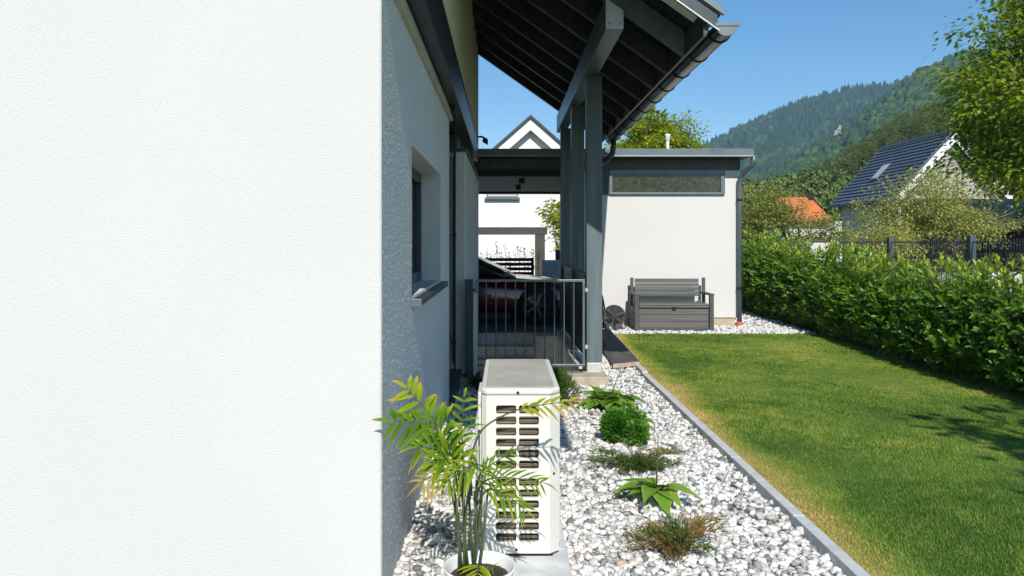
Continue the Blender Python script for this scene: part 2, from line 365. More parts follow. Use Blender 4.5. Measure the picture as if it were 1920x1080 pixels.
# lawn edging of concrete kerb stones
ke = thing('lawn_edging', 'straight line of grey concrete kerb stones between pebbles and lawn', 'edging', (1.52, 5, 0))
for k in range(9):
    y0 = 1.75 + k * 1.06; dz = rise(y0 + .5)
    MB().box(1.497 + random.uniform(-.002, .002), 1.557, y0, y0 + 1.054, -.1 + dz, .088 + dz + random.uniform(-.002, .002)).build('kerb_stone', M['kerb'], ke, bevel=.004)

# carport paving
pv = MB().box(-6, 1.3, 11.602, 24, -.3, .10).build('carport_paving', M['paving']); struct(pv)

# ------------------------------------------------------------------ the white house on the left
XW = -.49
house = thing('house', 'white rendered house with its wall corner close to the viewer', 'house', (XW, 2.97, 0))
w = MB()
w.add([(-9, 2.97, -.1), (XW - .006, 2.97, -.1), (XW - .006, 2.97, 5.4), (-9, 2.97, 5.4)], [(0, 1, 2, 3)])
w.add([(XW - .006, 2.97, -.1), (XW, 2.976, -.1), (XW, 2.976, 5.4), (XW - .006, 2.97, 5.4)], [(0, 1, 2, 3)])
y0, y1, ya, yb, za, zb, zt, xi = 2.976, 6.6, 3.94, 5.67, 1.215, 2.02, 2.63, XW - .14
def xq(x, a, b, c, d_): w.add([(x, a, c), (x, b, c), (x, b, d_), (x, a, d_)], [(0, 1, 2, 3)])
xq(XW, y1 - .01, y1, -.1, zt); xq(XW, y0, 4.2, zt, 5.4)
w.add([(XW, ya, za), (xi - .1, ya, za), (xi - .1, ya, zb), (XW, ya, zb)], [(0, 1, 2, 3)])
w.add([(XW, yb, za), (XW, yb, zb), (xi - .1, yb, zb), (xi - .1, yb, za)], [(0, 1, 2, 3)])
w.add([(XW, ya, zb), (xi - .1, ya, zb), (xi - .1, yb, zb), (XW, yb, zb)], [(0, 1, 2, 3)])
w.add([(XW, ya, za), (XW, yb, za), (xi - .1, yb, za), (xi - .1, ya, za)], [(0, 1, 2, 3)])
w.add([(XW, y1, -.1), (-3, y1, -.1), (-3, y1, zt), (XW, y1, zt)], [(0, 1, 2, 3)])
w.add([(-9, 2.97, 5.4), (XW, 2.97, 5.4), (XW, 4.2, 5.4), (-9, 4.2, 5.4)], [(0, 1, 2, 3)])
w.add([(-9, 2.97, -.1), (-9, 2.97, 5.4), (-9, 12, 5.4), (-9, 12, -.1)], [(0, 1, 2, 3)])
w.build('wall', M['stucco'], house)
# the coarse scratch plaster of the side wall is real relief
gy = np.concatenate([np.arange(y0, 4.8, .0062), np.linspace(4.8, y1 - .01, 60)]); gz_ = np.linspace(-.1, zt, 760); GY, GZ = np.meshgrid(gy, gz_)
rel = (vnoise(GY * 36, GZ * 120, 1, 21) - .5) * .0016 + rng.uniform(-.0020, .0020, GY.shape) + (vnoise(GY, GZ, 1.3, 23) - .5) * .006
edge = np.minimum.reduce([np.abs(GY - y0), np.abs(GY - y1 + .01), np.maximum(np.maximum(ya - GY, GY - yb), np.maximum(za - GZ, GZ - zb)).clip(0)])
rel *= np.clip(edge / .01, 0, 1)
GYs = GY.copy(); GZs = GZ.copy()
for A, e in ((GYs, ya), (GYs, yb)): A[:, np.argmin(np.abs(gy - e))] = e
for e in (za, zb): GZs[np.argmin(np.abs(gz_ - e)), :] = e
Vw = np.stack([XW + rel, GYs, GZs], -1).reshape(-1, 3); a = np.arange(GY.size).reshape(GY.shape)
Fw = np.stack([a[:-1, :-1], a[:-1, 1:], a[1:, 1:], a[1:, :-1]], -1).reshape(-1, 4); cen_ = Vw[Fw].mean(1)
Fw = Fw[~((cen_[:, 1] > ya) & (cen_[:, 1] < yb) & (cen_[:, 2] > za) & (cen_[:, 2] < zb))]
np_mesh('scratch_plaster', Vw, Fw, M['plaster'], house, smooth=True)
# window in its reveal
win = MB()
for (a, b, c, d_) in ((ya, yb, za, za + .075), (ya, yb, zb - .075, zb), (ya, ya + .075, za + .075, zb - .075), (yb - .075, yb, za + .075, zb - .075), (4.78, 4.86, za + .075, zb - .075)):
    win.box(xi - .07, xi, a + .001, b - .001, c + .001, d_ - .001)
win = win.build('window', M['anthracite'], house, bevel=.004)
MB().box(xi - .045, xi - .03, ya + .07, yb - .07, za + .07, zb - .07).build('pane', M['pane'], win)
s = MB(); s.hexa([(xi, 3.91, 1.202), (XW + .055, 3.91, 1.190), (XW + .055, 5.72, 1.190), (xi, 5.72, 1.202), (xi, 3.91, 1.213), (XW + .055, 3.91, 1.198), (XW + .055, 5.72, 1.198), (xi, 5.72, 1.213)])
s.box(XW + .049, XW + .055, 3.91, 5.72, 1.168, 1.189); s.build('sill', M['anthracite'], win, bevel=.002)
MB().box(XW - .01, XW + .057, 3.90, 3.909, 1.165, 1.206).box(XW - .01, XW + .057, 5.721, 5.73, 1.165, 1.206).build('sill_end', M['grey_metal'], win, bevel=.002)
# trim and dark band above the wall
MB().box(XW - .02, XW + .032, 2.99, 6.62, 2.575, 2.632).build('trim', M['trim'], house, bevel=.006)
MB().box(XW - .3, XW + .04, 2.99, 3.44, 2.634, 2.93).build('cladding', M['trim'], house)
bn = MB().box(XW - .3, XW + .112, 3.45, 10.6, 2.655, 2.93).build('fascia_band', M['band'], house, bevel=.004)
MB().box(XW - .3, XW + .118, 3.45, 10.6, 2.931, 2.955).build('flashing', M['dark_metal'], bn)
MB().box(XW - .28, XW + .02, 3.46, 6.6, 2.6335, 2.654).build('blind_slot', M['dark_metal'], bn)
MB().box(XW + .034, XW + .07, 6.3, 6.62, 2.606, 2.650).build('blind_bracket', M['dark_metal'], house)
# upper storey, under the porch roof
SL = .71
def zb_(x): return 3.534 - SL * (x - .837)       # underside of the rafters
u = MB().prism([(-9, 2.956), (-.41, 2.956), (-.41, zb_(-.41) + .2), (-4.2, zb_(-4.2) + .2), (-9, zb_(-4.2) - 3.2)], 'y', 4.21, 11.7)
u.build('upper_wall', M['cream'], house)  # white stucco, the cream tint is lawn bounce put into its colour
def sl(mb, x0, x1, y0, y1, a, b):      # a slab that follows the roof pitch between offsets a and b above the rafter underside
    mb.hexa([(x0, y0, zb_(x0) + a), (x1, y0, zb_(x1) + a), (x1, y1, zb_(x1) + a), (x0, y1, zb_(x0) + a), (x0, y0, zb_(x0) + b), (x1, y0, zb_(x1) + b), (x1, y1, zb_(x1) + b), (x0, y1, zb_(x0) + b)]); return mb
sl(MB(), -4.2, .74, .50, 5.57, .20, .30).build('roof', M['grey_metal'], house)
sl(MB(), -4.2, .72, .52, 5.56, .17, .199).build('roof_soffit', M['white_paint'], house)
# recess with tall glazing, lower wing wall and its coping
MB().box(-1.2, -1.0, 6.61, 7.79, .19, 2.63).build('garden_door', M['pane'], house)
MB().box(-3, -.452, 6.602, 7.79, -.1, .185).build('base_wall', M['anthracite'], house)
wg = MB().box(-3, -.407, 7.80, 11.7, -.05, 2.455).build('side_wall', M['stucco_far'], house, bevel=.015)
MB().box(-3, -.385, 7.77, 11.72, 2.457, 2.485).build('coping', M['anthracite'], wg, bevel=.003)
MB().box(-2.9, -.5, 7.9, 11.6, 2.486, 2.65).build('wall_head', M['anthracite'], wg)
gd = MB().box(-.60, -.575, 7.70, 7.795, .19, 2.62).box(-.532, -.508, 7.70, 7.78, .25, 2.4).build('shutter_rail', M['dark_metal'], house, bevel=.003)
rod = MB().tube([(-.468, 7.05, .27), (-.468, 7.05, 2.65)], .0085, 8)
for z in (.55, 1.57, 2.35): rod.tube([(-.50, 7.05, z), (-.468, 7.05, z)], .006, 6).tube([(-.468, 7.05, z - .02), (-.468, 7.05, z + .02)], .013, 8); rod.tube([(-.56, 7.7, z), (-.50, 7.05, z)], .006, 6)
rod.build('lightning_rod', M['dark_metal'], house)
fl = thing('floodlight', 'small black security lamp on the far end of the house wall', 'lamp', (-.37, 11.0, 3.05))
MB().tube([(-.42, 11.0, 3.06), (-.33, 11.0, 3.06), (-.30, 11.0, 3.04)], .014, 8).build('bracket', M['black'], fl)
MB().hexa([(-.325, 10.93, 2.99), (-.245, 10.93, 2.945), (-.245, 11.08, 2.945), (-.325, 11.08, 2.99), (-.31, 10.95, 3.06), (-.245, 10.95, 3.02), (-.245, 11.06, 3.02), (-.31, 11.06, 3.06)]).build('lamp_head', M['black'], fl, bevel=.006)

# ------------------------------------------------------------------ the porch roof on its posts
porch = thing('porch', 'dark timber porch with sloping rafters, three posts and a gutter', 'porch', (.92, 8, .13))
RY = [6.22 + .66 * k for k in range(9)]
def sl(mb, x0, x1, y0, y1, a, b):      # a slab that follows the roof pitch between offsets a and b above the rafter underside
    mb.hexa([(x0, y0, zb_(x0) + a), (x1, y0, zb_(x1) + a), (x1, y1, zb_(x1) + a), (x0, y1, zb_(x0) + a), (x0, y0, zb_(x0) + b), (x1, y0, zb_(x1) + b), (x1, y1, zb_(x1) + b), (x0, y1, zb_(x0) + b)]); return mb
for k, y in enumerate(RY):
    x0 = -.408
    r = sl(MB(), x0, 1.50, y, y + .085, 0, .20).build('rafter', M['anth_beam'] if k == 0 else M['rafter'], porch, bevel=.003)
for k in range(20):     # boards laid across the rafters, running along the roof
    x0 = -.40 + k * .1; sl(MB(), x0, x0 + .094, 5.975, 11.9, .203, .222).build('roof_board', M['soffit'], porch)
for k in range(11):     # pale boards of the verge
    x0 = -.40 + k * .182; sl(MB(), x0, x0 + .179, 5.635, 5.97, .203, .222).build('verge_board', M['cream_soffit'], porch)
sl(MB(), -4.2, 1.62, 5.60, 12.0, .224, .262).build('roof_sheet', M['grey_metal'], porch)
sl(MB(), -4.2, 1.60, 5.602, 5.632, .105, .223).build('verge_fascia', M['anthracite'], porch, bevel=.002)
sl(MB(), -4.2, 1.61, 5.587, 5.60, .098, .110).build('verge_strip', M['white_metal'], porch)
sl(MB(), -4.2, 1.64, 5.575, 5.60, .236, .290).build('verge_flashing', M['grey_metal'], porch, bevel=.002)
MB().box(1.503, 1.528, 5.64, 11.9, zb_(1.5) - .0, zb_(1.5) + .19).build('eave_fascia', M['rafter'], porch)
bm_ = MB(); bx0, bx1 = .837, .985
bm_.hexa([(bx0, 6.18, 3.267), (bx1, 6.18, 3.267), (bx1, 12, 3.267), (bx0, 12, 3.267), (bx0, 6.18, zb_(bx0) - .003), (bx1, 6.18, zb_(bx1) - .003), (bx1, 12, zb_(bx1) - .003), (bx0, 12, zb_(bx0) - .003)])
bm_ = bm_.build('beam', M['anth_beam'], porch, bevel=.004)
MB().prism([(bx0 + .001, 3.268), (bx1 - .001, 3.268), (bx1 - .001, zb_(bx1) - .01), (bx0 + .001, zb_(bx0) - .01)], 'y', 6.174, 6.179).build('end_plate', M['plate'], bm_)
bt = MB()
for (x, z) in ((.865, 3.31), (.955, 3.31), (.955, 3.56)): bt.lathe([(.0, -.006), (.006, -.006), (.006, .0)], (x, 6.173, z), 'y', 10)
bt.build('bolt', M['dark_metal'], bm_)
for k, y in enumerate((7.87, 9.62, 11.5)):
    p = MB().box(.866, 1.030, y, y + .165, .235, 3.265).build('post', M['anth_wood'], porch, bevel=.005)
    MB().box(.872, 1.024, y + .006, y + .159, .10, .233).build('post_foot', M['white_metal'] if k == 0 else M['grey_metal'], p, bevel=.004)
# gutter
gm = MB(); n = 12; gxc, gz = 1.665, 3.135; ro, ri = .084, .079
def gpt(r, k): a = math.pi + math.pi * k / n; return (gxc + r * math.cos(a), gz + r * math.sin(a))
for k in range(n):
    (a0, c0), (a1, c1) = gpt(ro, k), gpt(ro, k + 1); (b0, e0), (b1, e1) = gpt(ri, k), gpt(ri, k + 1)
    gm.add([(a0, 5.6, c0), (a1, 5.6, c1), (a1, 11.75, c1), (a0, 11.75, c0)], [(0, 1, 2, 3)])
    gm.add([(b0, 5.6, e0), (b1, 5.6, e1), (b1, 11.75, e1), (b0, 11.75, e0)], [(3, 2, 1, 0)])
gm.tube([(gxc + ro, 5.6, gz + .004), (gxc + ro, 11.75, gz + .004)], .011, 8)
gut = gm.build('gutter', M['zinc'], porch, smooth=True)
ec = MB(); ec.prism([gpt(ro + .002, k) for k in range(n + 1)], 'y', 5.594, 5.602); ec.box(gxc - ro - .004, gxc + ro + .016, 5.588, 5.606, gz - .012, gz + .012)
ec.build('end_cap', M['grey_metal'], gut, bevel=.002)
for k in range(10):
    y = 5.78 + k * .62; br = MB()
    br.tube([(gpt(ro + .004, j)[0], y, gpt(ro + .004, j)[1]) for j in range(n + 1)], .0055, 6); br.tube([(gpt(ro, 0)[0], y, gz), (1.50, y, gz + .10)], .006, 6)
    br.build('bracket', M['dark_metal'], gut)
MB().tube([(gxc, 11.4, gz - .06), (gxc, 11.4, gz - .16), (gxc - .02, 11.4, gz - .28), (gxc - .1, 11.42, gz - .37), (gxc - .2, 11.46, gz - .42), (gxc - .45, 11.6, gz - .50), (gxc - .6, 11.65, gz - .56)], .042, 12).build('downpipe', M['anthracite'], porch, smooth=True)

# ------------------------------------------------------------------ stairwell, concrete kerb, gate
st = thing('stairwell', 'sunken concrete stairwell behind the metal gate beside the carport', 'stairs', (.2, 9.6, -.6))
for k in range(5):
    y = 11.4 - .29 * k; MB().box(-.405, .45, y - .29, y - .002, -.62, .10 - .15 * (k + 1)).build('step', M['aggregate'], st, bevel=.006)
MB().box(-.405, .45, 11.402, 11.6, -.62, .102).build('top_step', M['aggregate'], st, bevel=.006)
MB().box(.452, .858, 11.2, 11.6, -.62, .104).build('stair_cheek', M['concrete'], st, bevel=.006)
MB().box(-.70, .86, 7.95, 11.6, -.72, -.622).build('landing', M['concrete'], st)
MB().box(.862, 1.055, 7.63, 11.7, -.7, .115).build('retaining_wall', M['concrete'], st, bevel=.008)
for (a, b) in ((10.3, 11.3), (9.2, 10.3), (8.15, 9.2)):
    MB().box(.79, .903, a + .01, b - .01, .117, .15 + .03 * (a > 9)).build('wall_cap', M['concrete'], st, bevel=.004)
kb = thing('concrete_kerb', 'low tan concrete strip carrying the gate and the front porch post', 'kerb', (.3, 7.7, 0))
MB().box(-.46, 1.06, 7.60, 7.948, -.4, .135).build('kerb_block', M['concrete_tan'], kb, bevel=.008)
pan = thing('railing_panel', 'dark painted board panels closing the gaps between the porch posts', 'panel', (.93, 9, .2))
for (a, b) in ((8.05, 9.61), (9.80, 11.49)):
    n = 8; s_ = (b - a) / n
    for k in range(n): MB().box(.905, .93, a + k * s_ + .002, a + (k + 1) * s_ - .002, .20, 1.12).build('board', M['anthracite'], pan)
    MB().box(.895, .96, a, b, 1.121, 1.15).build('top_rail', M['anthracite'], pan, bevel=.003)
gp = thing('gate_post', 'dark square gate post with a pale edge strip beside the house wall', 'post', (-.36, 7.66, .135))
MB().box(-.405, -.322, 7.62, 7.70, .136, 1.125).build('post_body', M['anthracite'], gp, bevel=.003)
MB().box(-.3205, -.278, 7.63, 7.69, .136, .98).build('edge_strip', M['white_metal'], gp, bevel=.003)
gt = thing('metal_gate', 'grey metal bar gate with thin upright bars across the stairwell', 'gate', (.27, 7.75, .2))
gx0, gx1, gz0, gz1, gy_ = -.304, .834, .215, 1.118, 7.76
fr = MB().box(gx0, gx1, gy_ - .012, gy_ + .012, gz0, gz0 + .024).box(gx0, gx1, gy_ - .012, gy_ + .012, gz1 - .024, gz1).box(gx0, gx0 + .024, gy_ - .0115, gy_ + .0115, gz0 + .024, gz1 - .024).box(gx1 - .024, gx1, gy_ - .0115, gy_ + .0115, gz0 + .024, gz1 - .024)
fr.build('frame', M['gate_metal'], gt, bevel=.002)
for k in range(10):
    x = gx0 + .012 + (gx1 - gx0 - .024) * (k + 1) / 11; MB().tube([(x, gy_, gz0 + .02), (x, gy_, gz1 - .02)], .0065, 8, False).build('bar', M['gate_metal'], gt, smooth=True)
for z in (.42, 1.01):
    MB().box(gx1 + .001, gx1 + .032, gy_ - .01, gy_ + .01, z - .012, z + .012).tube([(gx1 + .012, gy_ - .014, z - .02), (gx1 + .012, gy_ - .014, z + .02)], .011, 8).build('hinge', M['white_metal'], gt)
    MB().box(gx0 - .02, gx0 - .001, gy_ - .01, gy_ + .01, z - .012, z + .012).build('latch', M['dark_metal'], gt)

# ------------------------------------------------------------------ garage with carport
ga = thing('garage', 'white flat roofed garage and open carport at the end of the lawn', 'garage', (2.4, 12.3, .1))
MB().box(1.30, 3.84, 12.30, 16.6, .262, 2.70).build('wall', M['stucco_far'], ga, bevel=.01)
MB().box(1.315, 3.80, 12.325, 16.55, -.1, .26).build('plinth', M['plinth'], ga)
MB().box(-3.2, 3.86, 12.26, 12.299, 2.70, 2.88).build('fascia', M['anthracite'], ga, bevel=.003)
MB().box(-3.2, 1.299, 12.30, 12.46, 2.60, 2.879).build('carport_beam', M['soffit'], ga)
MB().box(-3.2, 1.299, 12.461, 16.5, 2.622, 2.66).build('ceiling', M['lead'], ga)
MB().box(-3.2, 1.299, 16.501, 16.66, 2.58, 2.879).build('rear_beam', M['anthracite'], ga)
MB().box(1.30, 3.88, 12.3, 16.6, 2.701, 2.879).build('wall_plate', M['anthracite'], ga)
MB().box(-3.3, 3.97, 11.92, 17.0, 2.882, 2.995).build('roof', M['grey_metal'], ga, bevel=.004)
MB().box(-3.3, 3.975, 11.905, 11.919, 2.878, 3.0).build('roof_edge', M['grey_metal'], ga, bevel=.003)
MB().box(-3.3, 3.97, 11.90, 11.905, 2.878, 2.89).build('drip_strip', M['white_metal'], ga)
wi = MB()
for (a, b, c, d_) in ((1.72, 3.62, 2.29, 2.325), (1.72, 3.62, 2.615, 2.698), (1.72, 1.77, 2.326, 2.614), (3.55, 3.62, 2.326, 2.614)): wi.box(a, b, 12.255, 12.298, c, d_)
wi = wi.build('window', M['grey_metal'], ga, bevel=.004)
MB().box(1.765, 3.555, 12.275, 12.285, 2.322, 2.618).build('pane', M['shed_pane'], wi)
MB().box(1.4, 1.718, 12.27, 12.298, 2.29, 2.695).build('frame_shade_stand_in', M['anthracite'], ga)  # dark panel standing in for shade on the window frame's left end
dp = MB().tube([(3.99, 11.96, 2.90), (3.99, 11.96, 2.80), (3.96, 12.02, 2.72), (3.885, 12.16, 2.63), (3.855, 12.22, 2.55), (3.85, 12.235, 2.42), (3.85, 12.235, .2)], .038, 12)
dp = dp.build('downpipe', M['grey_metal'], ga, smooth=True)
for z in (.75, 2.2): MB().lathe([(.0425, -.02), (.0435, 0), (.0425, .02)], (3.85, 12.235, z), 'z', 14).build('clip', M['dark_metal'], dp)
MB().lathe([(.05, 0), (.055, .05), (.04, .065)], (3.85, 12.235, .14), 'z', 14).build('pipe_collar', M['orange'], dp)
vp = thing('vent_pipe', 'white vent pipe with a cap standing on the garage roof', 'pipe', (2.84, 13.0, 2.99))
MB().tube([(2.84, 13.0, 2.99), (2.84, 13.0, 3.28)], .026, 12).build('pipe', M['white_paint'], vp, smooth=True)
MB().lathe([(.03, 0), (.043, .01), (.043, .08), (.05, .09), (.05, .11), (0, .13)], (2.84, 13.0, 3.27), 'z', 14).build('cap', M['white_paint'], vp, smooth=True)
for (x, y, lb) in ((.30, 13.0, 'nearer black drum lamp under the carport ceiling'), (.27, 14.5, 'farther black drum lamp under the carport ceiling')):
    t = thing('ceiling_lamp', lb, 'ceiling lamp', (x, y, 2.62), 'lamps under the carport ceiling')
    MB().lathe([(0, -.085), (.03, -.085), (.048, -.09), (.05, -.085), (.05, 0)], (x, y, 2.62), 'z', 16).build('housing', M['black'], t)
    MB().lathe([(0, -.087), (.028, -.087)], (x, y, 2.619), 'z', 16).build('diffuser', M['white_paint'], t)

# ------------------------------------------------------------------ bench, hose reel, plank and small things
be = thing('storage_bench', 'dark grey resin storage bench with slatted back against the garage wall', 'bench', (2.62, 11.85, .1))
bx0, bx1, by0, by1, bz = 2.02, 3.235, 11.56, 12.12, .105
for k in range(3): MB().box(bx0 + .07, bx1 - .07, by0 + .03, by0 + .05, bz + .07 + k * .105, bz + .07 + k * .105 + .098).build('front_board', M['bench'], be, bevel=.004)
MB().box(bx0 + .06, bx1 - .06, by0 + .04, by0 + .06, bz + .065, bz + .40).box(bx0 + .06, bx1 - .06, by1 - .1, by1 - .08, bz + .065, bz + .40).build('bin', M['bench_frame'], be)
MB().box(bx0 + .06, bx1 - .06, by0 + .02, by1 - .1, bz + .03, bz + .066).build('base_rail', M['bench_frame'], be, bevel=.004)
se = MB().box(bx0 + .065, bx1 - .065, by0 - .005, by1 - .07, bz + .415, bz + .445).box(bx0 + .065, bx1 - .065, by0 + .0, by0 + .02, bz + .385, bz + .414).build('seat', M['bench'], be, bevel=.008)
MB().box(2.60, 2.66, by0 - .012, by0 + .001, bz + .37, bz + .40).build('latch', M['black'], se)
for k in range(4):
    z = bz + .56 + k * .062; t = .03 * k / 3; MB().box(bx0 + .09, bx1 - .09, by1 - .05 + t, by1 - .03 + t, z, z + .056 + (.012 if k == 3 else 0)).build('back_slat', M['bench'], be, bevel=.003)
MB().box(bx0 + .088, bx1 - .088, by1 - .056, by1 - .03, bz + .535, bz + .558).build('back_rail', M['bench_frame'], be, bevel=.003)
for x in (bx0, bx1 - .055):
    MB().hexa([(x + .02, by1 - .07, bz), (x + .07, by1 - .07, bz), (x + .07, by1 - .015, bz), (x + .02, by1 - .015, bz), (x + .02, by1 - .03, bz + .83), (x + .07, by1 - .03, bz + .83), (x + .07, by1 + .01, bz + .83), (x + .02, by1 + .01, bz + .83)]).build('rear_post', M['bench_frame'], be, bevel=.005)
    MB().box(x - .005, x + .06, by0 - .012, by0 + .055, bz - .005, bz + .575).build('front_post', M['bench_frame'], be, bevel=.006)
    MB().box(x - .012, x + .066, by0 - .02, by1 - .03, bz + .576, bz + .606).build('arm', M['bench_frame'], be, bevel=.008)
    for k in range(3): MB().box(x + .015, x + .04, by0 + .056, by1 - .072, bz + .07 + k * .105, bz + .168 + k * .105).build('side_board', M['bench'], be, bevel=.003)
hr = thing('hose_reel', 'black garden hose reel standing on pebbles left of the bench', 'hose reel', (1.72, 11.85, .1))
c = Vector((1.73, 11.80, .335)); rm = MB()
rm.lathe([(.155, .012), (.155, -.012), (.178, -.016), (.185, 0), (.178, .016), (.155, .012)], c, 'y', 28)
rm.lathe([(0, -.018), (.05, -.018), (.055, .01)], c, 'y', 18)
rm.lathe([(0, .004), (.157, .004)], c, 'y', 28)
for k in range(6):
    a = k * math.pi / 3 + .3; e = c + Vector((math.cos(a), 0, math.sin(a))) * .157; rm.tube([c + Vector((0, -.01, 0)), e + Vector((0, -.004, 0))], [.022, .03], 6)
rm.build('reel_disc', M['reel'], hr)
hl = MB()
for k in range(6):
    a = k * math.pi / 3 + .82; p = c + Vector((math.cos(a), 0, math.sin(a))) * .112
    hl.lathe([(0, -.006), (.02, -.006)], p, 'y', 12)
hl.build('disc_hole', M['black'], hr)
hs = MB()
for k in range(7):
    y = 11.83 + k * .028; rr_ = .135 - .012 * (k % 2); hs.tube([c + Vector((math.cos(a) * rr_, y - c.y, math.sin(a) * rr_)) for a in np.linspace(0, 2 * math.pi, 21)], .013, 6)
hs.tube([(1.86, 11.82, .30), (1.91, 11.78, .26), (1.90, 11.74, .17), (1.84, 11.72, .125), (1.78, 11.72, .12)], .010, 6)
hs.build('hose', M['black'], hr, smooth=True)
fm = MB().tube([(1.60, 11.80, .12), (1.58, 11.84, .50), (1.56, 11.95, .66)], .013, 8).tube([(1.60, 12.05, .12), (1.58, 12.05, .50), (1.56, 11.95, .66)], .013, 8)
for k in range(5): fm.box(1.64, 1.75, 11.772, 11.786, .17 + k * .038, .19 + k * .038)
fm.box(1.63, 1.645, 11.77, 11.79, .12, .36).box(1.745, 1.76, 11.77, 11.79, .12, .36).box(1.60, 1.88, 11.8, 12.05, .10, .125)
fm.build('frame', M['black'], hr)
for x in (1.665, 1.80): MB().lathe([(0, -.02), (.03, -.02), (.062, -.016), (.065, 0), (.062, .016), (0, .016)], (x, 11.76, .165), 'y', 20).build('wheel', M['reel'], hr)
MB().lathe([(0, -.003), (.017, -.003), (.019, .0)], (1.665, 11.738, .165), 'y', 12).build('hub_cap', M['white_metal'], hr)
pk = thing('stone_plank', 'long dark slate plank lying on the pebbles beside the lawn', 'plank', (1.35, 10, .1))
MB().hexa([(1.24, 8.58, .055), (1.555, 8.58, .085), (1.57, 11.2, .16), (1.25, 11.2, .13), (1.24, 8.58, .11), (1.555, 8.58, .14), (1.57, 11.2, .215), (1.25, 11.2, .185)]).build('plank_top', M['slab'], pk, bevel=.006)
MB().hexa([(1.246, 8.565, .06), (1.55, 8.565, .09), (1.55, 8.579, .09), (1.246, 8.579, .06), (1.246, 8.565, .106), (1.55, 8.565, .136), (1.55, 8.579, .136), (1.246, 8.579, .106)]).build('plank_end', M['slab_end'], pk)
tag(MB().box(1.07, 1.235, 9.1, 10.6, .06, .10).build('flagstone', M['concrete'], bevel=.006), 'grey flagstone between the porch posts and the slate plank', 'flagstone')
rp_ = thing('red_trowel_pot', 'small red plastic pot lying behind the front porch post', 'pot', (1.19, 9.5, .1))
MB().lathe([(0, 0), (.05, 0), (.075, .11), (.082, .11), (.082, .13), (.072, .13), (.05, .02), (0, .02)], (1.20, 9.45, .102), 'z', 16).build('pot_body', M['red'], rp_, smooth=True)

# ------------------------------------------------------------------ the car in the carport
car = thing('parked_car', 'dark red low car parked across the carport, front wheel towards the garage', 'car', (-.9, 13.6, .10))
def loft(secs, ny=9):   # secs: (x, half width, z_low, z_high, crown)
    V, F = [], []
    for (x, hw, z0, z1, cr) in secs:
        ring = [(x, 13.6 - hw * .96, z0), (x, 13.6 - hw, z0 + (z1 - z0) * .35), (x, 13.6 - hw * .985, z0 + (z1 - z0) * .72)]
        for k in range(ny):
            t = -1 + 2 * k / (ny - 1); ring.append((x, 13.6 + t * hw * .93, z1 + cr * (1 - t * t)))
        ring += [(x, 13.6 + hw * .985, z0 + (z1 - z0) * .72), (x, 13.6 + hw, z0 + (z1 - z0) * .35), (x, 13.6 + hw * .96, z0)]
        V += ring
    n = len(V) // len(secs)
    for i in range(len(secs) - 1):
        for j in range(n): F.append((i * n + j, (i + 1) * n + j, (i + 1) * n + (j + 1) % n, i * n + (j + 1) % n))
    F += [tuple(range(n)), tuple((len(secs) - 1) * n + j for j in range(n))[::-1]]
    return MB().add(V, F)
loft([(1.30, .62, .32, .58, .04), (1.22, .80, .26, .70, .06), (1.0, .88, .24, .77, .07), (.6, .91, .24, .82, .08), (.14, .91, .24, .87, .06), (-.5, .91, .24, .91, .02), (-2.2, .91, .24, .95, .02), (-2.9, .89, .28, .98, .03), (-3.1, .80, .40, .92, .03)]).build('body', M['red_paint'], car, smooth=True)
loft([(.20, .74, .84, .885, .06), (-.05, .73, .86, 1.02, .05), (-.48, .68, .88, 1.215, .05), (-.95, .62, .9, 1.36, .05), (-1.7, .60, .9, 1.36, .05), (-2.4, .66, .9, 1.12, .05), (-2.7, .70, .9, .95, .03)]).build('windscreen', M['pane'], car, smooth=True)
MB().tube([(.16, 12.93, .895), (-.46, 12.97, 1.215), (-.95, 13.02, 1.355), (-1.7, 13.02, 1.37), (-2.5, 12.95, 1.08)], .022, 8).tube([(.16, 14.27, .895), (-.46, 14.23, 1.215), (-.95, 14.18, 1.355), (-1.7, 14.18, 1.37)], .022, 8).build('roof_pillar', M['red_paint'], car, smooth=True)
loft([(-.9, .60, 1.335, 1.375, .05), (-1.3, .585, 1.335, 1.38, .055), (-1.75, .575, 1.335, 1.37, .05)]).build('roof', M['red_paint'], car, smooth=True)
for (x, y, s_) in ((.55, 12.74, -1), (-2.1, 12.74, -1), (.55, 14.46, 1), (-2.1, 14.46, 1)):
    t = MB().lathe([(.22, -.10), (.30, -.10), (.33, -.07), (.33, .07), (.30, .10), (.22, .10), (.22, -.10)], (x, y, .43), 'y', 28).build('wheel', M['rubber'], car, smooth=True)
    rm = MB().lathe([(.225, 0), (.21, -.02 * 1), (.20, 0)], (x, y + s_ * .09, .43), 'y', 24)
    for k in range(5):
        a = k * 2 * math.pi / 5; rm.tube([(x, y + s_ * .085, .43), (x + .215 * math.cos(a), y + s_ * .085, .43 + .215 * math.sin(a))], [.035, .024], 6)
    rm.build('rim', M['chrome'], t)
    MB().lathe([(.0, s_ * .02), (.37, s_ * .02), (.37, -s_ * .2)], (x, y + s_ * .01, .44), 'y', 28).build('wheel_arch', M['rubber'], car)
MB().box(-1.7, .10, 12.668, 12.70, .245, .31).build('door_sill', M['black'], car)
MB().tube([(-.55, 12.675, .84), (-.1, 12.672, .83)], .008, 6).build('door_trim', M['chrome'], car)
MB().hexa([(.95, 12.82, .62), (1.20, 12.86, .60), (1.2, 13.0, .60), (.95, 12.95, .62), (.95, 12.82, .71), (1.2, 12.9, .68), (1.2, 13.0, .68), (.95, 12.95, .71)]).build('headlight', M['white_paint'], car, bevel=.01)
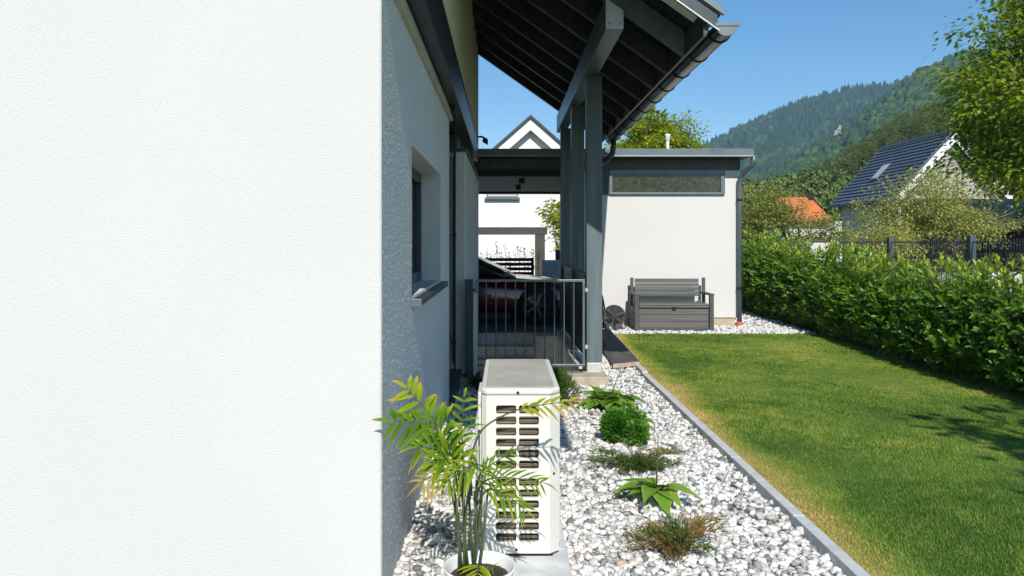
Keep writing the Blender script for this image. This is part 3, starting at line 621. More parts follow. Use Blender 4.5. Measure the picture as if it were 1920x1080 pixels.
MB().hexa([(-.02, 12.55, .92), (.10, 12.57, .92), (.10, 12.70, .93), (-.02, 12.70, .93), (-.02, 12.56, 1.02), (.07, 12.58, 1.0), (.07, 12.70, 1.0), (-.02, 12.70, 1.02)]).build('wing_mirror', M['red_paint'], car, bevel=.02)

# ------------------------------------------------------------------ neighbours seen through the carport
nb = thing('neighbour_house', 'white neighbour house with a steep gable seen beyond the carport', 'house', (.86, 25, 0))
ax, az, hw, sp = .857, 5.30, 3.3, .88
MB().prism([(ax - hw, -.5), (ax + hw, -.5), (ax + hw, az - sp * hw), (ax, az), (ax - hw, az - sp * hw)], 'y', 24.80, 34).build('wall', M['house_white'], nb)
for sgn in (-1, 1):
    h2 = hw + .7
    def q(t, up): return (ax + sgn * t, az + .30 - sp * t + up)
    MB().prism([q(0, 0), q(h2, 0), q(h2, .09), q(0, .09)][::sgn], 'y', 24.4, 34.5).build('roof', M['anthracite'], nb)
    MB().prism([q(0, -.40), q(h2, -.40), q(h2, -.004), q(0, -.004)][::sgn], 'y', 24.5, 24.56).build('bargeboard', M['white_paint'], nb)
    MB().prism([q(0, -.06), q(h2, -.06), q(h2, -.004), q(0, -.004)][::sgn], 'y', 24.57, 24.79).build('soffit', M['white_paint'], nb)
wn_ = MB().box(-.6, .45, 24.76, 24.82, 3.0, 4.1).build('window', M['grey_metal'], nb)
for k in range(12): MB().box(-.56, .41, 24.74, 24.759, 3.03 + k * .085, 3.03 + k * .085 + .07).build('blind_slat', M['white_metal'], wn_)
MB().box(-.66, .51, 24.66, 24.79, 2.93, 2.995).build('sill', M['grey_metal'], wn_)
pg = thing('timber_frame', 'grey brown timber carport frame standing before the white neighbour wall', 'frame', (.9, 20, 0))
MB().box(-4, 1.14, 19.95, 20.15, 1.715, 1.915).build('beam', M['greywood'], pg, bevel=.01)
MB().box(.82, 1.08, 19.96, 20.14, -.1, 1.714).build('post', M['greywood'], pg, bevel=.01)
MB().box(-3.9, -3.64, 19.96, 20.14, -.1, 1.714).build('post', M['greywood'], pg, bevel=.01)
sf = thing('slat_fence', 'low dark fence of horizontal slats behind the parked car', 'fence', (.2, 18.5, 0))
for k in range(9): MB().box(-2.5, .70, 18.5, 18.53, .12 + k * .115, .20 + k * .115).build('slat', M['soffit'], sf)
for x in (-2.4, -.9, .66): MB().box(x, x + .07, 18.531, 18.60, -.1, 1.13).build('post', M['soffit'], sf)
lw = thing('grey_wall', 'low grey concrete wall right of the slat fence', 'wall', (1.3, 19, 0))
MB().box(.95, 2.4, 18.8, 19.0, -.1, 1.06).build('wall_body', M['concrete'], lw)
bxo = thing('meter_box', 'narrow grey slatted utility box on the low wall', 'box', (1.36, 18.9, 1.06))
b_ = MB().box(1.29, 1.42, 18.83, 18.97, 1.061, 1.32)
b_.build('box_body', M['grey_metal'], bxo)
for k in range(4): MB().box(1.285, 1.425, 18.822, 18.829, 1.09 + k * .055, 1.12 + k * .055).build('louvre', M['dark_metal'], bxo)

# ------------------------------------------------------------------ vegetation tools
LEAF_V = np.array([(0, 0, 0), (.30, .42, .06), (0, 1, -.06), (-.30, .42, .06), (0, .45, 0)]); LEAF_F = np.array([(0, 1, 4), (1, 2, 4), (0, 4, 3), (4, 2, 3)])
LAUR_V = np.array([(0, 0, 0), (.14, .22, .03), (.19, .52, .035), (.12, .82, 0), (0, 1, -.10), (-.12, .82, 0), (-.19, .52, .035), (-.14, .22, .03), (0, .25, -.01), (0, .55, -.015), (0, .82, -.05)])
LAUR_F = np.array([(0, 1, 8), (1, 2, 9), (1, 9, 8), (2, 3, 10), (2, 10, 9), (3, 4, 10), (4, 5, 10), (5, 6, 9), (5, 9, 10), (6, 7, 8), (6, 8, 9), (7, 0, 8)])
def unit(n):
    v = rng.normal(size=(n, 3)); return v / np.linalg.norm(v, axis=1, keepdims=True)
def crown(blobs, clumps, per, L, cr, tone=(.15, .85), droop=.3, hollow=.45):
    """blobs: list of (centre, radii).  Leaves gather in clumps through the volume, most of them towards the outside."""
    locs, dirs, tn = [], [], []
    wt = np.array([b[1][0] * b[1][1] * b[1][2] for b in blobs]); wt = wt / wt.sum(); cen = []
    for (c, r), w_ in zip(blobs, wt):
        k = max(3, int(clumps * w_)); u = unit(k); rad = (hollow + (1 - hollow) * rng.random(k) ** .6) * (.8 + .4 * rng.random(k))
        cc = np.array(c) + u * rad[:, None] * np.array(r); cen.append(cc)
        n = (per * rng.uniform(.5, 1.5, k)).astype(int); idx = np.repeat(np.arange(k), n)
        off = rng.normal(size=(len(idx), 3)) * cr * np.array([1, 1, .6]) * rng.uniform(.6, 1.3, k)[idx][:, None]
        locs.append(cc[idx] + off)
        dd = off / (np.linalg.norm(off, axis=1, keepdims=True) + 1e-6) + u[idx] * .6 + unit(len(idx)) * .7; dd[:, 2] -= droop; dirs.append(dd)
        tn.append(np.clip(tone[0] + (tone[1] - tone[0]) * (rng.random(len(idx)) * .55 + rng.random(k)[idx] * .45), 0, 1))
    locs, dirs, tn, cen = map(np.concatenate, (locs, dirs, tn, cen))
    v, f = scatter(LEAF_V, LEAF_F, locs, basis(dirs, unit(len(locs)) * .5 + [0, 0, 1]), L * rng.uniform(.6, 1.3, len(locs)))
    return v, f, np.repeat(tn, len(LEAF_V)), cen
def limbs(base, cen, r0, fork=.35, nb=16, lean=(0, 0)):
    mb = MB(); base = Vector(base); top = Vector(np.mean(cen, axis=0)); f = base.lerp(top, fork) + Vector((lean[0], lean[1], 0))
    mb.tube([base, base.lerp(f, .5) + Vector((r0 * .5, -r0 * .4, 0)), f], [r0 * 1.25, r0 * .95, r0 * .8], 9)
    for k in rng.choice(len(cen), min(nb, len(cen)), replace=False):
        e = Vector(cen[k]); m_ = f.lerp(e, .5) + Vector(rng.normal(size=3) * .08 * (e - f).length) + Vector((0, 0, .06 * (e - f).length))
        mb.tube([f, m_, e], [r0 * .5, r0 * .26, r0 * .07], 6)
    return mb
def tree(name, label, cat, base, blobs, clumps, per, L, cr, m, r0, group=None, tone=(.15, .85), fork=.4, nb=16, droop=.3, hollow=.45, lean=(0, 0)):
    t = thing(name, label, cat, base, group); v, f, tn, cen = crown(blobs, clumps, per, L, cr, tone, droop, hollow)
    np_mesh('crown', v, f, m, t, {'tone': tn}); limbs(base, cen, r0, fork, nb, lean).build('trunk', M['bark'], t, smooth=True); return t

# ------------------------------------------------------------------ laurel hedge
hedge = thing('laurel_hedge', 'long glossy green laurel hedge along the far side of the lawn', 'hedge', (5.2, 10, .05))
def hheight(y): return .92 + .52 * np.clip((y - 10.0) / 6, 0, 1) + .16 * (vnoise(y, y * 0, .9, 4) - .5)
sx, sy, sh, st_dir = [], [], [], []
n = 1050
y = rng.uniform(4.2, 17.3, n); x = rng.uniform(4.72, 5.75, n); h = hheight(y) * rng.uniform(.72, 1.06, n) * (1 - .22 * np.clip((4.98 - x) / .26, 0, 1))
up = np.stack([(x - 5.25) * .35 + rng.normal(0, .12, n), rng.normal(0, .12, n), np.ones(n)], 1)
top = np.stack([x, y, .06 + h], 1)
n2 = 1500   # side shoots on the lawn face
y2 = rng.uniform(4.2, 17.3, n2); z2 = rng.uniform(.16, 1.0, n2) * hheight(y2); x2 = 4.80 - .14 * np.sin(np.clip(z2 / hheight(y2), 0, 1) * 3.1) + rng.normal(0, .05, n2)
up2 = np.stack([-np.ones(n2) + rng.normal(0, .3, n2), rng.normal(0, .45, n2), .55 + rng.normal(0, .3, n2)], 1)
n3 = 300    # tall young shoots
y3 = rng.uniform(4.2, 16, n3); x3 = rng.uniform(4.85, 5.65, n3); h3 = hheight(y3) + rng.uniform(.04, .38, n3)
up3 = np.stack([rng.normal(0, .1, n3), rng.normal(0, .1, n3), np.ones(n3)], 1)
tops = np.concatenate([top, np.stack([x2, y2, z2 + .06], 1), np.stack([x3, y3, h3 + .06], 1)]); ups = np.concatenate([up, up2, up3])
ups /= np.linalg.norm(ups, axis=1, keepdims=True); fresh = np.concatenate([rng.random(n) * .35, rng.random(n2) * .2, .35 + .3 * rng.random(n3)])
per = 15; idx = np.repeat(np.arange(len(tops)), per); k = np.tile(np.arange(per), len(tops)); N = len(idx)
along = -k * .024 * rng.uniform(.8, 1.2, N); ang = k * 2.4 + idx * 1.7
ax1 = np.cross(ups, [0.31, .87, .1]); ax1 /= np.linalg.norm(ax1, axis=1, keepdims=True); ax2 = np.cross(ups, ax1)
side = ax1[idx] * np.cos(ang)[:, None] + ax2[idx] * np.sin(ang)[:, None]
open_ = np.clip(.35 + k * .10, 0, 1.3)[:, None]
dirs = side * open_ + ups[idx] * (1.05 - .06 * k)[:, None] + rng.normal(0, .18, (N, 3))
loc = tops[idx] + ups[idx] * along[:, None]; Ls = rng.uniform(.085, .15, N) * np.clip(.55 + k * .08, 0, 1)
tone = np.clip(.22 + fresh[idx] + np.clip(.35 - k * .045, 0, 1) * (.5 + fresh[idx]) + rng.normal(0, .10, N), 0, 1)
B = basis(dirs, ups[idx] + unit(N) * .3)
pxs = 946 + 1400 * loc[:, 0] / loc[:, 1]; pys = 455 + 1400 * (1.5 - loc[:, 2]) / loc[:, 1]
cand = np.where((pxs > 1100) & (pxs < 1915) & (pys < 1000) & ((loc[:, 0] < 4.78) | (loc[:, 2] > hheight(loc[:, 1]) + .03)))[0]
big = cand[np.argsort(-(Ls[cand] / loc[cand, 1]))][:300]; rest = np.ones(N, bool); rest[big] = False
v, f = scatter(LAUR_V, LAUR_F, loc[rest], B[rest], Ls[rest])
np_mesh('foliage', v, f, M['laurel'], hedge, {'tone': np.repeat(tone[rest], len(LAUR_V))}, True, 'stuff')
leafs = []
for q in range(5):
    me = bpy.data.meshes.new('leaf'); me.from_pydata([tuple(p) for p in LAUR_V], [], [tuple(p) for p in LAUR_F.tolist()]); me.materials.append(M['laurel'])
    at = me.attributes.new('tone', 'FLOAT', 'POINT'); at.data.foreach_set('value', np.full(len(LAUR_V), .15 + .18 * q, dtype=np.float32)); me.shade_smooth(); leafs.append(me)
rl = root_loc(hedge)
for i in big:
    o = bpy.data.objects.new('leaf', leafs[int(min(4, max(0, round((tone[i] - .15) / .18))))]); col.objects.link(o); o.parent = hedge
    m4 = Matrix(((B[i] * Ls[i]).tolist())).to_4x4(); m4.translation = Vector(loc[i] - rl); o.matrix_local = m4
sm = MB()
for i in list(range(0, n, 3)) + list(range(n + n2, len(tops))):
    p = Vector(tops[i]); sm.tube([(p.x + random.uniform(-.05, .05), p.y, .0), p - Vector(ups[i]) * .25, p], [.011, .006, .003], 5, False)
sm.build('stems', M['palm_stem'], hedge)
MB().box(4.60, 6.1, 3.5, 17.4, -.02, .058).build('hedge_soil', M['soil'])['kind'] = 'structure'

# ------------------------------------------------------------------ metal mesh fence behind the hedge
mf = thing('mesh_fence', 'dark metal mesh fence with square posts behind the laurel hedge', 'fence', (6.5, 12, 0))
FY = [8.25, 10.41, 12.6, 14.8, 16.98, 19.15]
for y in FY: MB().box(6.47, 6.55, y - .04, y + .04, -.1, 1.60).build('post', M['fence'], mf, bevel=.004)
for a, b in zip(FY[:-1], FY[1:]):
    for z in (.25, .75, 1.25, 1.50): MB().box(6.496, 6.512, a + .041, b - .041, z, z + .016).build('rail', M['fence'], mf)
    k = int((b - a - .1) / .054)
    for j in range(k):
        y = a + .07 + j * .054; MB().box(6.486, 6.4895, y, y + .004, .05, 1.555).build('wire', M['fence'], mf)

# ------------------------------------------------------------------ trees and houses to the right
K = 1.42
tree('walnut_tree', 'tall green walnut tree with yellowing leaves at the right edge', 'tree', (16.0, 19.6, 0),
     [(tuple(np.array(c) * K + [0, 0, -.63]), tuple(np.array(r) * K)) for c, r in (((9.45, 13.2, 4.0), (1.55, 1.6, 1.25)), ((10.4, 13.4, 5.5), (1.5, 1.6, 1.7)), ((10.2, 13.0, 2.75), (1.6, 1.4, .95)), ((11.6, 14.2, 4.6), (2.2, 2.1, 2.8)), ((9.0, 13.1, 4.9), (.7, .8, .55)), ((8.5, 13.0, 3.3), (.75, .8, .7)), ((9.7, 13.2, 6.2), (.75, .8, .8)), ((8.55, 13.0, 3.95), (.55, .6, .65)), ((8.95, 13.0, 2.7), (.8, .8, .6)))],
     430, 150, .16, .34, M['walnut'], .22, tone=(.0, .85), hollow=.45, droop=.55, nb=40)
tree('apple_tree', 'olive leaved apple tree behind the fence beside the garage', 'tree', (7.7, 19, 0),
     [((6.7, 19, 2.35), (.85, 1.2, .85)), ((8.3, 19.2, 1.75), (.9, 1.1, .5)), ((6.6, 18.7, 1.9), (.8, .9, .7)), ((7.6, 19, 1.35), (1.1, 1, .45))], 430, 40, .070, .13, M['apple'], .09, 'fruit trees behind the fence', tone=(.1, .8), hollow=.2)
tree('apple_tree', 'bare branched grey green apple tree in front of the dark roofed house', 'tree', (9.7, 17.2, 0),
     [((9.6, 17.2, 2.35), (1.45, 1.4, .75)), ((8.7, 17, 1.75), (.7, .8, .6)), ((10.9, 17.4, 1.9), (1.0, .9, .6)), ((9.8, 17.0, 1.9), (1.3, 1, .45)), ((10.0, 17.3, 2.9), (.6, .6, .35))], 520, 34, .066, .12, M['apple'], .10, 'fruit trees behind the fence', tone=(.25, 1), hollow=.15, nb=44)
tree('apple_tree', 'small round yellowish apple bush just behind the mesh fence', 'bush', (8.2, 16.0, 0), [((8.15, 16, 1.35), (.65, .7, .55))], 160, 34, .066, .12, M['apple'], .05, 'fruit trees behind the fence', tone=(.5, 1), hollow=.2)
tree('lime_tree', 'bright yellow green tree rising behind the garage roof', 'tree', (4.6, 21.5, 0),
     [((4.5, 21.5, 3.9), (1.25, 1.2, 1.25)), ((4.2, 21.3, 4.7), (.7, .7, .55)), ((5.2, 21.5, 3.7), (.9, .9, .9)), ((3.7, 21.5, 3.7), (.7, .8, .9))], 420, 46, .12, .14, M['lime'], .1, tone=(.1, 1), hollow=.35)
tree('young_tree', 'small yellow green tree before the white neighbour house', 'tree', (1.55, 21, 0), [((1.6, 21, 2.35), (.5, .5, .55)), ((1.75, 21, 1.6), (.38, .4, .6))], 60, 30, .13, .12, M['lime'], .04, tone=(.2, 1), hollow=.25)
tree('garden_tree', 'leafy tree beside the lawn whose shade falls on the grass', 'tree', (5.2, -.9, 0),
     [((4.1, -.5, 3.9), (.75, .9, .6)), ((4.9, .1, 3.9), (.9, 1.0, .6)), ((3.5, -.9, 3.6), (.5, .6, .35)), ((4.4, .6, 4.1), (.8, .5, .4))], 75, 30, .14, .13, M['walnut'], .09, tone=(.1, .9), lean=(-.3, 0))

dh = thing('dark_roof_house', 'beige house with a steep dark tiled roof beyond the fence', 'house', (26, 44, 0))
dn, df = 44, 52.5; ex, ez, rx, rz = 22.9, 4.05, 26.5, 8.05
MB().prism([(23.5, -.5), (29.6, -.5), (29.6, 4.3), (26.5, 7.75), (23.5, 4.5)], 'y', dn + .6, df - .5).build('wall', M['beige_wall'], dh)
NC = 17
def rp2(t, up): dx, dz = rx - ex, rz - ez; l = math.hypot(dx, dz); return (ex + dx * t - dz / l * up, ez + dz * t + dx / l * up)
for k in range(NC):
    a, b = k / NC, (k + 1.12) / NC; b = min(b, 1.0)
    MB().prism([rp2(a, .05), rp2(b, .0), rp2(b, .04), rp2(a, .14)], 'y', dn, df).build('tile_course', M['tile'], dh)
MB().prism([rp2(0, -.10), rp2(1, -.10), rp2(1, .0), rp2(0, .0)], 'y', dn + .1, df - .1).build('roof', M['greywood'], dh)
MB().prism([(26.5, 7.95), (30.4, 3.7), (30.4, 3.9), (26.5, 8.2)], 'y', dn, df).build('roof', M['tile'], dh)
MB().prism([rp2(-.01, -.42), rp2(1, -.42), rp2(1, -.02), rp2(-.01, -.02)], 'y', dn - .12, dn - .02).build('bargeboard', M['white_paint'], dh)
MB().prism([(26.5, 7.45), (30.4, 3.2), (30.4, 3.65), (26.5, 7.9)], 'y', dn - .12, dn - .02).build('bargeboard', M['white_paint'], dh)
MB().tube([(ex - .05, dn, ez - .02), (ex - .05, df, ez - .02)], .09, 8).build('gutter', M['fence'], dh)
MB().box(26.35, 26.65, dn, df, 8.05, 8.22).build('ridge_tile', M['tile'], dh)
sk = MB().prism([rp2(.36, .15), rp2(.62, .13), rp2(.62, .2), rp2(.36, .22)], 'y', 48.3, 49.2).build('skylight', M['grey_metal'], dh)
MB().prism([rp2(.38, .205), rp2(.60, .203), rp2(.60, .225), rp2(.38, .227)], 'y', 48.4, 49.1).build('pane', M['white_metal'], sk)
for (yy, z) in ((46.3, 1.2), (49.5, 1.2)):
    f_ = MB().box(23.43, 23.5, yy, yy + 1.2, z, z + 1.3).build('window', M['white_paint'], dh); MB().box(23.42, 23.43, yy + .1, yy + 1.1, z + .1, z + 1.2).build('pane', M['pane'], f_)
oh = thing('orange_roof_house', 'small house with a bright orange tiled roof behind the apple tree', 'house', (26, 62, 0))
MB().box(23.6, 28.5, 62.5, 69, -.5, 3.3).build('wall', M['house_white'], oh)
for k in range(8):
    z0 = 3.2 + k * .27; y0 = 61.8 + k * .36; MB().hexa([(23.2, y0, z0), (27.2 - .1 * k, y0, z0), (27.2 - .1 * k, y0 + .40, z0 + .28), (23.2 + .12 * k, y0 + .40, z0 + .28), (23.2, y0, z0 + .1), (27.2 - .1 * k, y0, z0 + .1), (27.2 - .1 * k, y0 + .40, z0 + .36), (23.2 + .12 * k, y0 + .40, z0 + .36)]).build('tile_course', M['tile_orange'], oh)
MB().box(26.2, 26.6, 64.2, 64.6, 5.2, 5.7).build('chimney', M['dark_metal'], oh)
wd = thing('woodshed', 'open woodshed with a weathered grey roof at the right edge', 'shed', (16, 22, 0))
MB().hexa([(12.6, 20.6, 1.95), (18.5, 20.6, 1.95), (18.5, 25, 2.9), (12.6, 25, 2.9), (12.6, 20.6, 2.02), (18.5, 20.6, 2.02), (18.5, 25, 2.97), (12.6, 25, 2.97)]).build('roof', M['fibre'], wd)
MB().box(12.8, 18.4, 20.7, 20.8, 1.82, 1.948).build('eave_beam', M['wood'], wd)
MB().box(12.8, 18.4, 24.0, 24.1, -.1, 2.6).build('back_wall', M['soffit'], wd); MB().box(12.75, 12.85, 20.8, 24.0, -.1, 1.94).build('side_wall', M['wood'], wd)
for x in (12.9, 15.2, 17.6): MB().box(x, x + .12, 20.72, 20.84, -.1, 1.82).build('post', M['wood'], wd)
wp = thing('firewood_stack', 'stack of pale cut firewood under the woodshed roof', 'firewood', (15, 21.6, 0))
for r_ in range(7):
    for k in range(24):
        x = 13.1 + k * .15 + (r_ % 2) * .075; z = .35 + r_ * .135
        if z < 1.45: MB().lathe([(0, -.002), (.07 * random.uniform(.75, 1.02), 0), (.07, .5)], (x, 21.5 + random.uniform(-.04, .04), z), 'y', 8).build('log', M['log'] if random.random() < .75 else M['wood'], wp)
MB().box(13.0, 17, 21.45, 22.1, .1, .27).build('pallet', M['wood'], wp)
tag(MB().box(7.05, 7.75, 17.4, 17.46, .3, 1.50).build('white_board', M['white_paint'], bevel=.01), 'white board standing behind the fence near the garage', 'board')
rd = MB().add([(8.6, 16, -.03), (30, 20, -.03), (30, 34, -.03), (8.6, 34, -.03)], [(0, 1, 2, 3)]).build('road', M['road']); struct(rd)
ww = thing('low_wall', 'pale low roadside wall seen through the fence', 'wall', (12, 15, 0))
MB().box(8.9, 20, 18.9, 19.1, -.1, .75).build('wall_body', M['concrete'], ww)

# ------------------------------------------------------------------ pines and wooded hills
def pine_mesh(seed, H, dens):
    cen = []; n = 26
    for k in range(n):
        t = .22 + .78 * (k + .5) / n; r = (1 - t) ** .7 * H * .21 * random.uniform(.5, 1.2); a = random.uniform(0, 6.3)
        for j in range(3): a += 2.1 + random.uniform(-.4, .4); cen.append((math.cos(a) * r * random.uniform(.6, 1), math.sin(a) * r, H * t))
    cen = np.array(cen); idx = np.repeat(np.arange(len(cen)), dens)
    off = rng.normal(size=(len(idx), 3)) * np.array([.07, .07, .03]) * H; loc = cen[idx] + off
    dd = off + unit(len(idx)) * .05 * H; dd[:, 2] -= .02
    return scatter(LEAF_V, LEAF_F, loc, basis(dd, unit(len(idx)) + [0, 0, 1]), H * .030 * rng.uniform(.6, 1.3, len(idx))) + (np.repeat(np.clip(.15 + rng.random(len(idx)) * .6 + rng.random(len(cen))[idx] * .25, 0, 1), len(LEAF_V)),)
pspots = [(1531, 345, 135, 8), (1552, 338, 130, 9), (1575, 345, 120, 9.5), (1590, 318, 150, 11), (1607, 318, 132, 11), (1625, 305, 150, 12), (1645, 300, 138, 13), (1662, 292, 128, 13), (1680, 275, 152, 14), (1697, 272, 140, 14.5), (1716, 262, 150, 14), (1735, 255, 140, 14), (1752, 250, 155, 15), (1768, 250, 142, 14), (1790, 240, 150, 15), (1815, 235, 145, 15), (1845, 225, 150, 15), (1880, 215, 150, 15), (1570, 360, 110, 7), (1510, 360, 118, 6.5), (1600, 335, 118, 10), (1618, 322, 122, 11), (1636, 318, 118, 10), (1655, 310, 120, 11), (1672, 295, 118, 12), (1690, 290, 122, 11), (1708, 280, 120, 12), (1728, 275, 118, 12), (1746, 270, 124, 12), (1764, 266, 120, 13)]
protos = []
for q in range(3):
    t = thing('pine_tree', 'dark green pine on the slope behind the dark roofed house', 'tree', (0, 0, 0), 'pines on the slope behind the houses')
    v, f, tn = pine_mesh(q, 10, 30); np_mesh('crown', v, f, M['pine'], t, {'tone': tn})
    MB().tube([(0, 0, -3), (.1, 0, 4), (0, 0, 9.6)], [.22, .15, .03], 6).build('trunk', M['bark'], t); protos.append(t)
for i, (px, py, dd_, h) in enumerate(pspots):
    o = protos[i] if i < 3 else copy_tree(protos[i % 3]); x, y, z = P(px, py, dd_)
    h *= .56; o.location = (x, y, z - h * .25); o.scale = (h / 10,) * 3; o.rotation_euler = (0, 0, random.uniform(0, 6.3))
def interp(x, pts): return np.interp(x, [p[0] for p in pts], [p[1] for p in pts])
def hill(name, ridge, d0, d1, px0, px1, y_base, p=1.0, rough=4, nu=90, nt=36):
    u = np.linspace(px0, px1, nu); t = np.linspace(0, 1.35, nt); U, T = np.meshgrid(u, t)
    ridz = (455 - interp(U, ridge)) * d1 / 1400 + 1.5; D = d0 + (d1 - d0) * T
    Tc = np.where(T <= 1, T, 1 - (T - 1) * .8)
    Z = y_base + (ridz - y_base) * Tc ** p + rough * (vnoise(U / 40, D / d1 * 14, 1, 6) - .5) * np.minimum(1, T * 3) * np.where(T > .9, .35, 1)
    X = (U - 946) * D / 1400
    V = np.stack([X, D, Z], -1).reshape(-1, 3); a = np.arange(len(V)).reshape(U.shape)
    F = np.stack([a[:-1, :-1], a[:-1, 1:], a[1:, 1:], a[1:, :-1]], -1).reshape(-1, 4)
    struct(np_mesh(name, V, F, M['hill'], smooth=True))
    def at(uu, tt):
        dd = d0 + (d1 - d0) * tt; rz_ = (455 - interp(uu, ridge)) * d1 / 1400 + 1.5
        z = y_base + (rz_ - y_base) * tt ** p + rough * (vnoise(uu / 40, dd / d1 * 14, 1, 6) - .5) * np.minimum(1, tt * 3) * np.where(tt > .9, .35, 1)
        return np.stack([(uu - 946) * dd / 1400, dd, z], 1)
    return at
def cone_tree():
    v, f = [], []; n = 6
    for (z0, r, z1) in ((.05, .26, .55), (.3, .2, .78), (.55, .13, 1.0)):
        b = len(v)
        for j in range(n): a = 2 * math.pi * j / n; rr = r * (1 + .25 * (-1) ** j); v.append((rr * math.cos(a), rr * math.sin(a), z0 - .04 * (-1) ** j))
        v.append((0, 0, z1)); f += [(b + j, b + (j + 1) % n, b + n) for j in range(n)]
    return np.array(v), np.array(f)
CT = cone_tree()
BV, BF = ICO2[0].copy(), ICO2[1]; BV = BV * (1 + .22 * np.sin(BV[:, [1]] * 5 + BV[:, [0]] * 4) + .12 * rng.normal(size=(len(BV), 1))); BV = BV * np.array([.34, .34, .46]) + [0, 0, .48]
lc = unit(26); lc[:, 2] = np.abs(lc[:, 2]) * 1.2 - .2; lc = lc * rng.uniform(.5, 1, (26, 1)) * np.array([.38, .38, .42]) + [0, 0, .5]
li = np.repeat(np.arange(26), 7); lo = lc[li] + rng.normal(size=(len(li), 3)) * .07
LTV, LTF = scatter(LEAF_V, LEAF_F, lo, basis(unit(len(li)) + (lo - [0, 0, .5]) * 2, unit(len(li)) + [0, 0, 1]), .13 * rng.uniform(.7, 1.3, len(li)))
def forest(name, at, n, px0, px1, size, conif, label, tone=(0, .8), t0=0.0, leafy=False):
    out = []; uu = rng.uniform(px0, px1, n); tt = t0 + (1.0 - t0) * rng.random(n) ** .9; L = at(uu, tt)
    patch = vnoise(uu / 55, tt * 9, 1, 2); isc = (rng.random(n) * .6 + patch * .4) < conif
    s = size * rng.uniform(.55, 1.25, n); tn = np.clip(tone[0] + (tone[1] - tone[0]) * (rng.random(n) * .6 + vnoise(uu / 30, tt * 12, 1, 3) * .4), 0, 1)
    for m, (bv, bf), add in ((isc, CT, -.1), (~isc, (LTV, LTF) if leafy else (BV, BF), .18)):
        k = m.sum()
        if not k: continue
        a = rng.uniform(0, 6.3, k); z = np.zeros(k); rot = np.stack([np.stack([np.cos(a), -np.sin(a), z], -1), np.stack([np.sin(a), np.cos(a), z], -1), np.stack([z, z, z + 1], -1)], 1)
        sc = np.stack([s[m] * rng.uniform(.8, 1.25, k), s[m] * rng.uniform(.8, 1.25, k), s[m]], 1)
        v, f = scatter(bv, bf, L[m] - np.array([0, 0, .1 * size]), rot, sc); out.append((v, f, np.repeat(np.clip(tn[m] + add, 0, 1), len(bv))))
    v, f, t = join(out); tag(np_mesh(name, v, f, M['forest'], attrs={'tone': t}), label, 'forest', kind='stuff')
far_r = [(600, 330), (1200, 315), (1290, 288), (1320, 274), (1400, 237), (1450, 212), (1500, 192), (1560, 174), (1600, 167), (1640, 160), (1660, 158), (1720, 158), (1800, 150), (2300, 150)]
at = hill('far_hill', far_r, 620, 1200, 600, 2300, 4, 1.0, 10)
forest('far_forest', at, 9000, 1250, 1760, 10.5, .8, 'dense dark conifer forest covering the far blue hill', (0, .55))
near_r = [(1150, 400), (1380, 352), (1430, 335), (1480, 312), (1550, 270), (1600, 232), (1650, 197), (1700, 158), (1730, 141), (1760, 132), (1790, 112), (1830, 102), (1860, 106), (1920, 118), (2100, 130), (2500, 160)]
at = hill('near_hill', near_r, 230, 640, 1150, 2500, 1, .95, 8)
forest('near_forest', at, 9500, 1340, 1960, 7.2, .55, 'mixed green forest on the nearer hill at the right', (.0, .62))
rl_ = np.array([P(1567 + 10 * q + random.uniform(-3, 3), 251 - 12 * q + random.uniform(-3, 3), 560) for q in rng.random(16)])
v, f = scatter(ICO2[0] * (1 + .22 * np.sin(ICO2[0][:, [0]] * 5 + ICO2[0][:, [2]] * 7)), ICO2[1], rl_, randrot(16), rng.uniform(.5, 1.5, (16, 3)) * [1, 1, 1.2])
struct(np_mesh('hillside_rock', v, f, M['rock']))
low_r = [(1300, 395), (1400, 380), (1500, 362), (1560, 335), (1620, 300), (1700, 262), (1780, 232), (1900, 205), (2200, 180)]
at = hill('lower_slope', low_r, 75, 190, 1250, 2300, 0, .9, 1.5)
forest('slope_wood', at, 800, 1360, 1960, 5.2, 0, 'light green broadleaf wood on the lower slope behind the houses', (.30, .9), leafy=True)

# ------------------------------------------------------------------ air conditioner on its pad
padt = thing('concrete_pad', 'flat concrete pad under the air conditioner', 'pad', (.09, 3.7, 0))
MB().box(-.135, .29, 2.96, 4.42, -.05, .082).build('pad_block', M['concrete'], padt, bevel=.01)
ac = thing('air_conditioner', 'cream white outdoor air conditioner unit on a concrete pad', 'air conditioner', (.073, 3.8, .09))
x0, x1, ya_, yb_, z0, z1 = -.103, .249, 3.35, 4.2, .105, .845; ch = .024
cz = MB(); fx0, fx1 = x0 + .022, x1 - .045
cz.prism([(fx0, ya_ + .001), (fx1, ya_ + .001), (x1, ya_ + .045), (x1, yb_), (x0, yb_), (x0, ya_ + .022)], 'z', z0, z0 + .012)
def vq(a, b, zz0=z0 + .012, zz1=z1 - .03): cz.add([(a[0], a[1], zz0), (b[0], b[1], zz0), (b[0], b[1], zz1), (a[0], a[1], zz1)], [(0, 1, 2, 3)])
vq((x0, yb_), (x0, ya_ + .022)); vq((x0, ya_ + .022), (fx0, ya_)); vq((fx1, ya_), (x1, ya_ + .045)); vq((x1, ya_ + .045), (x1, ya_ + .09)); vq((x1, yb_ - .03), (x1, yb_)); vq((x1, yb_), (x0, yb_))
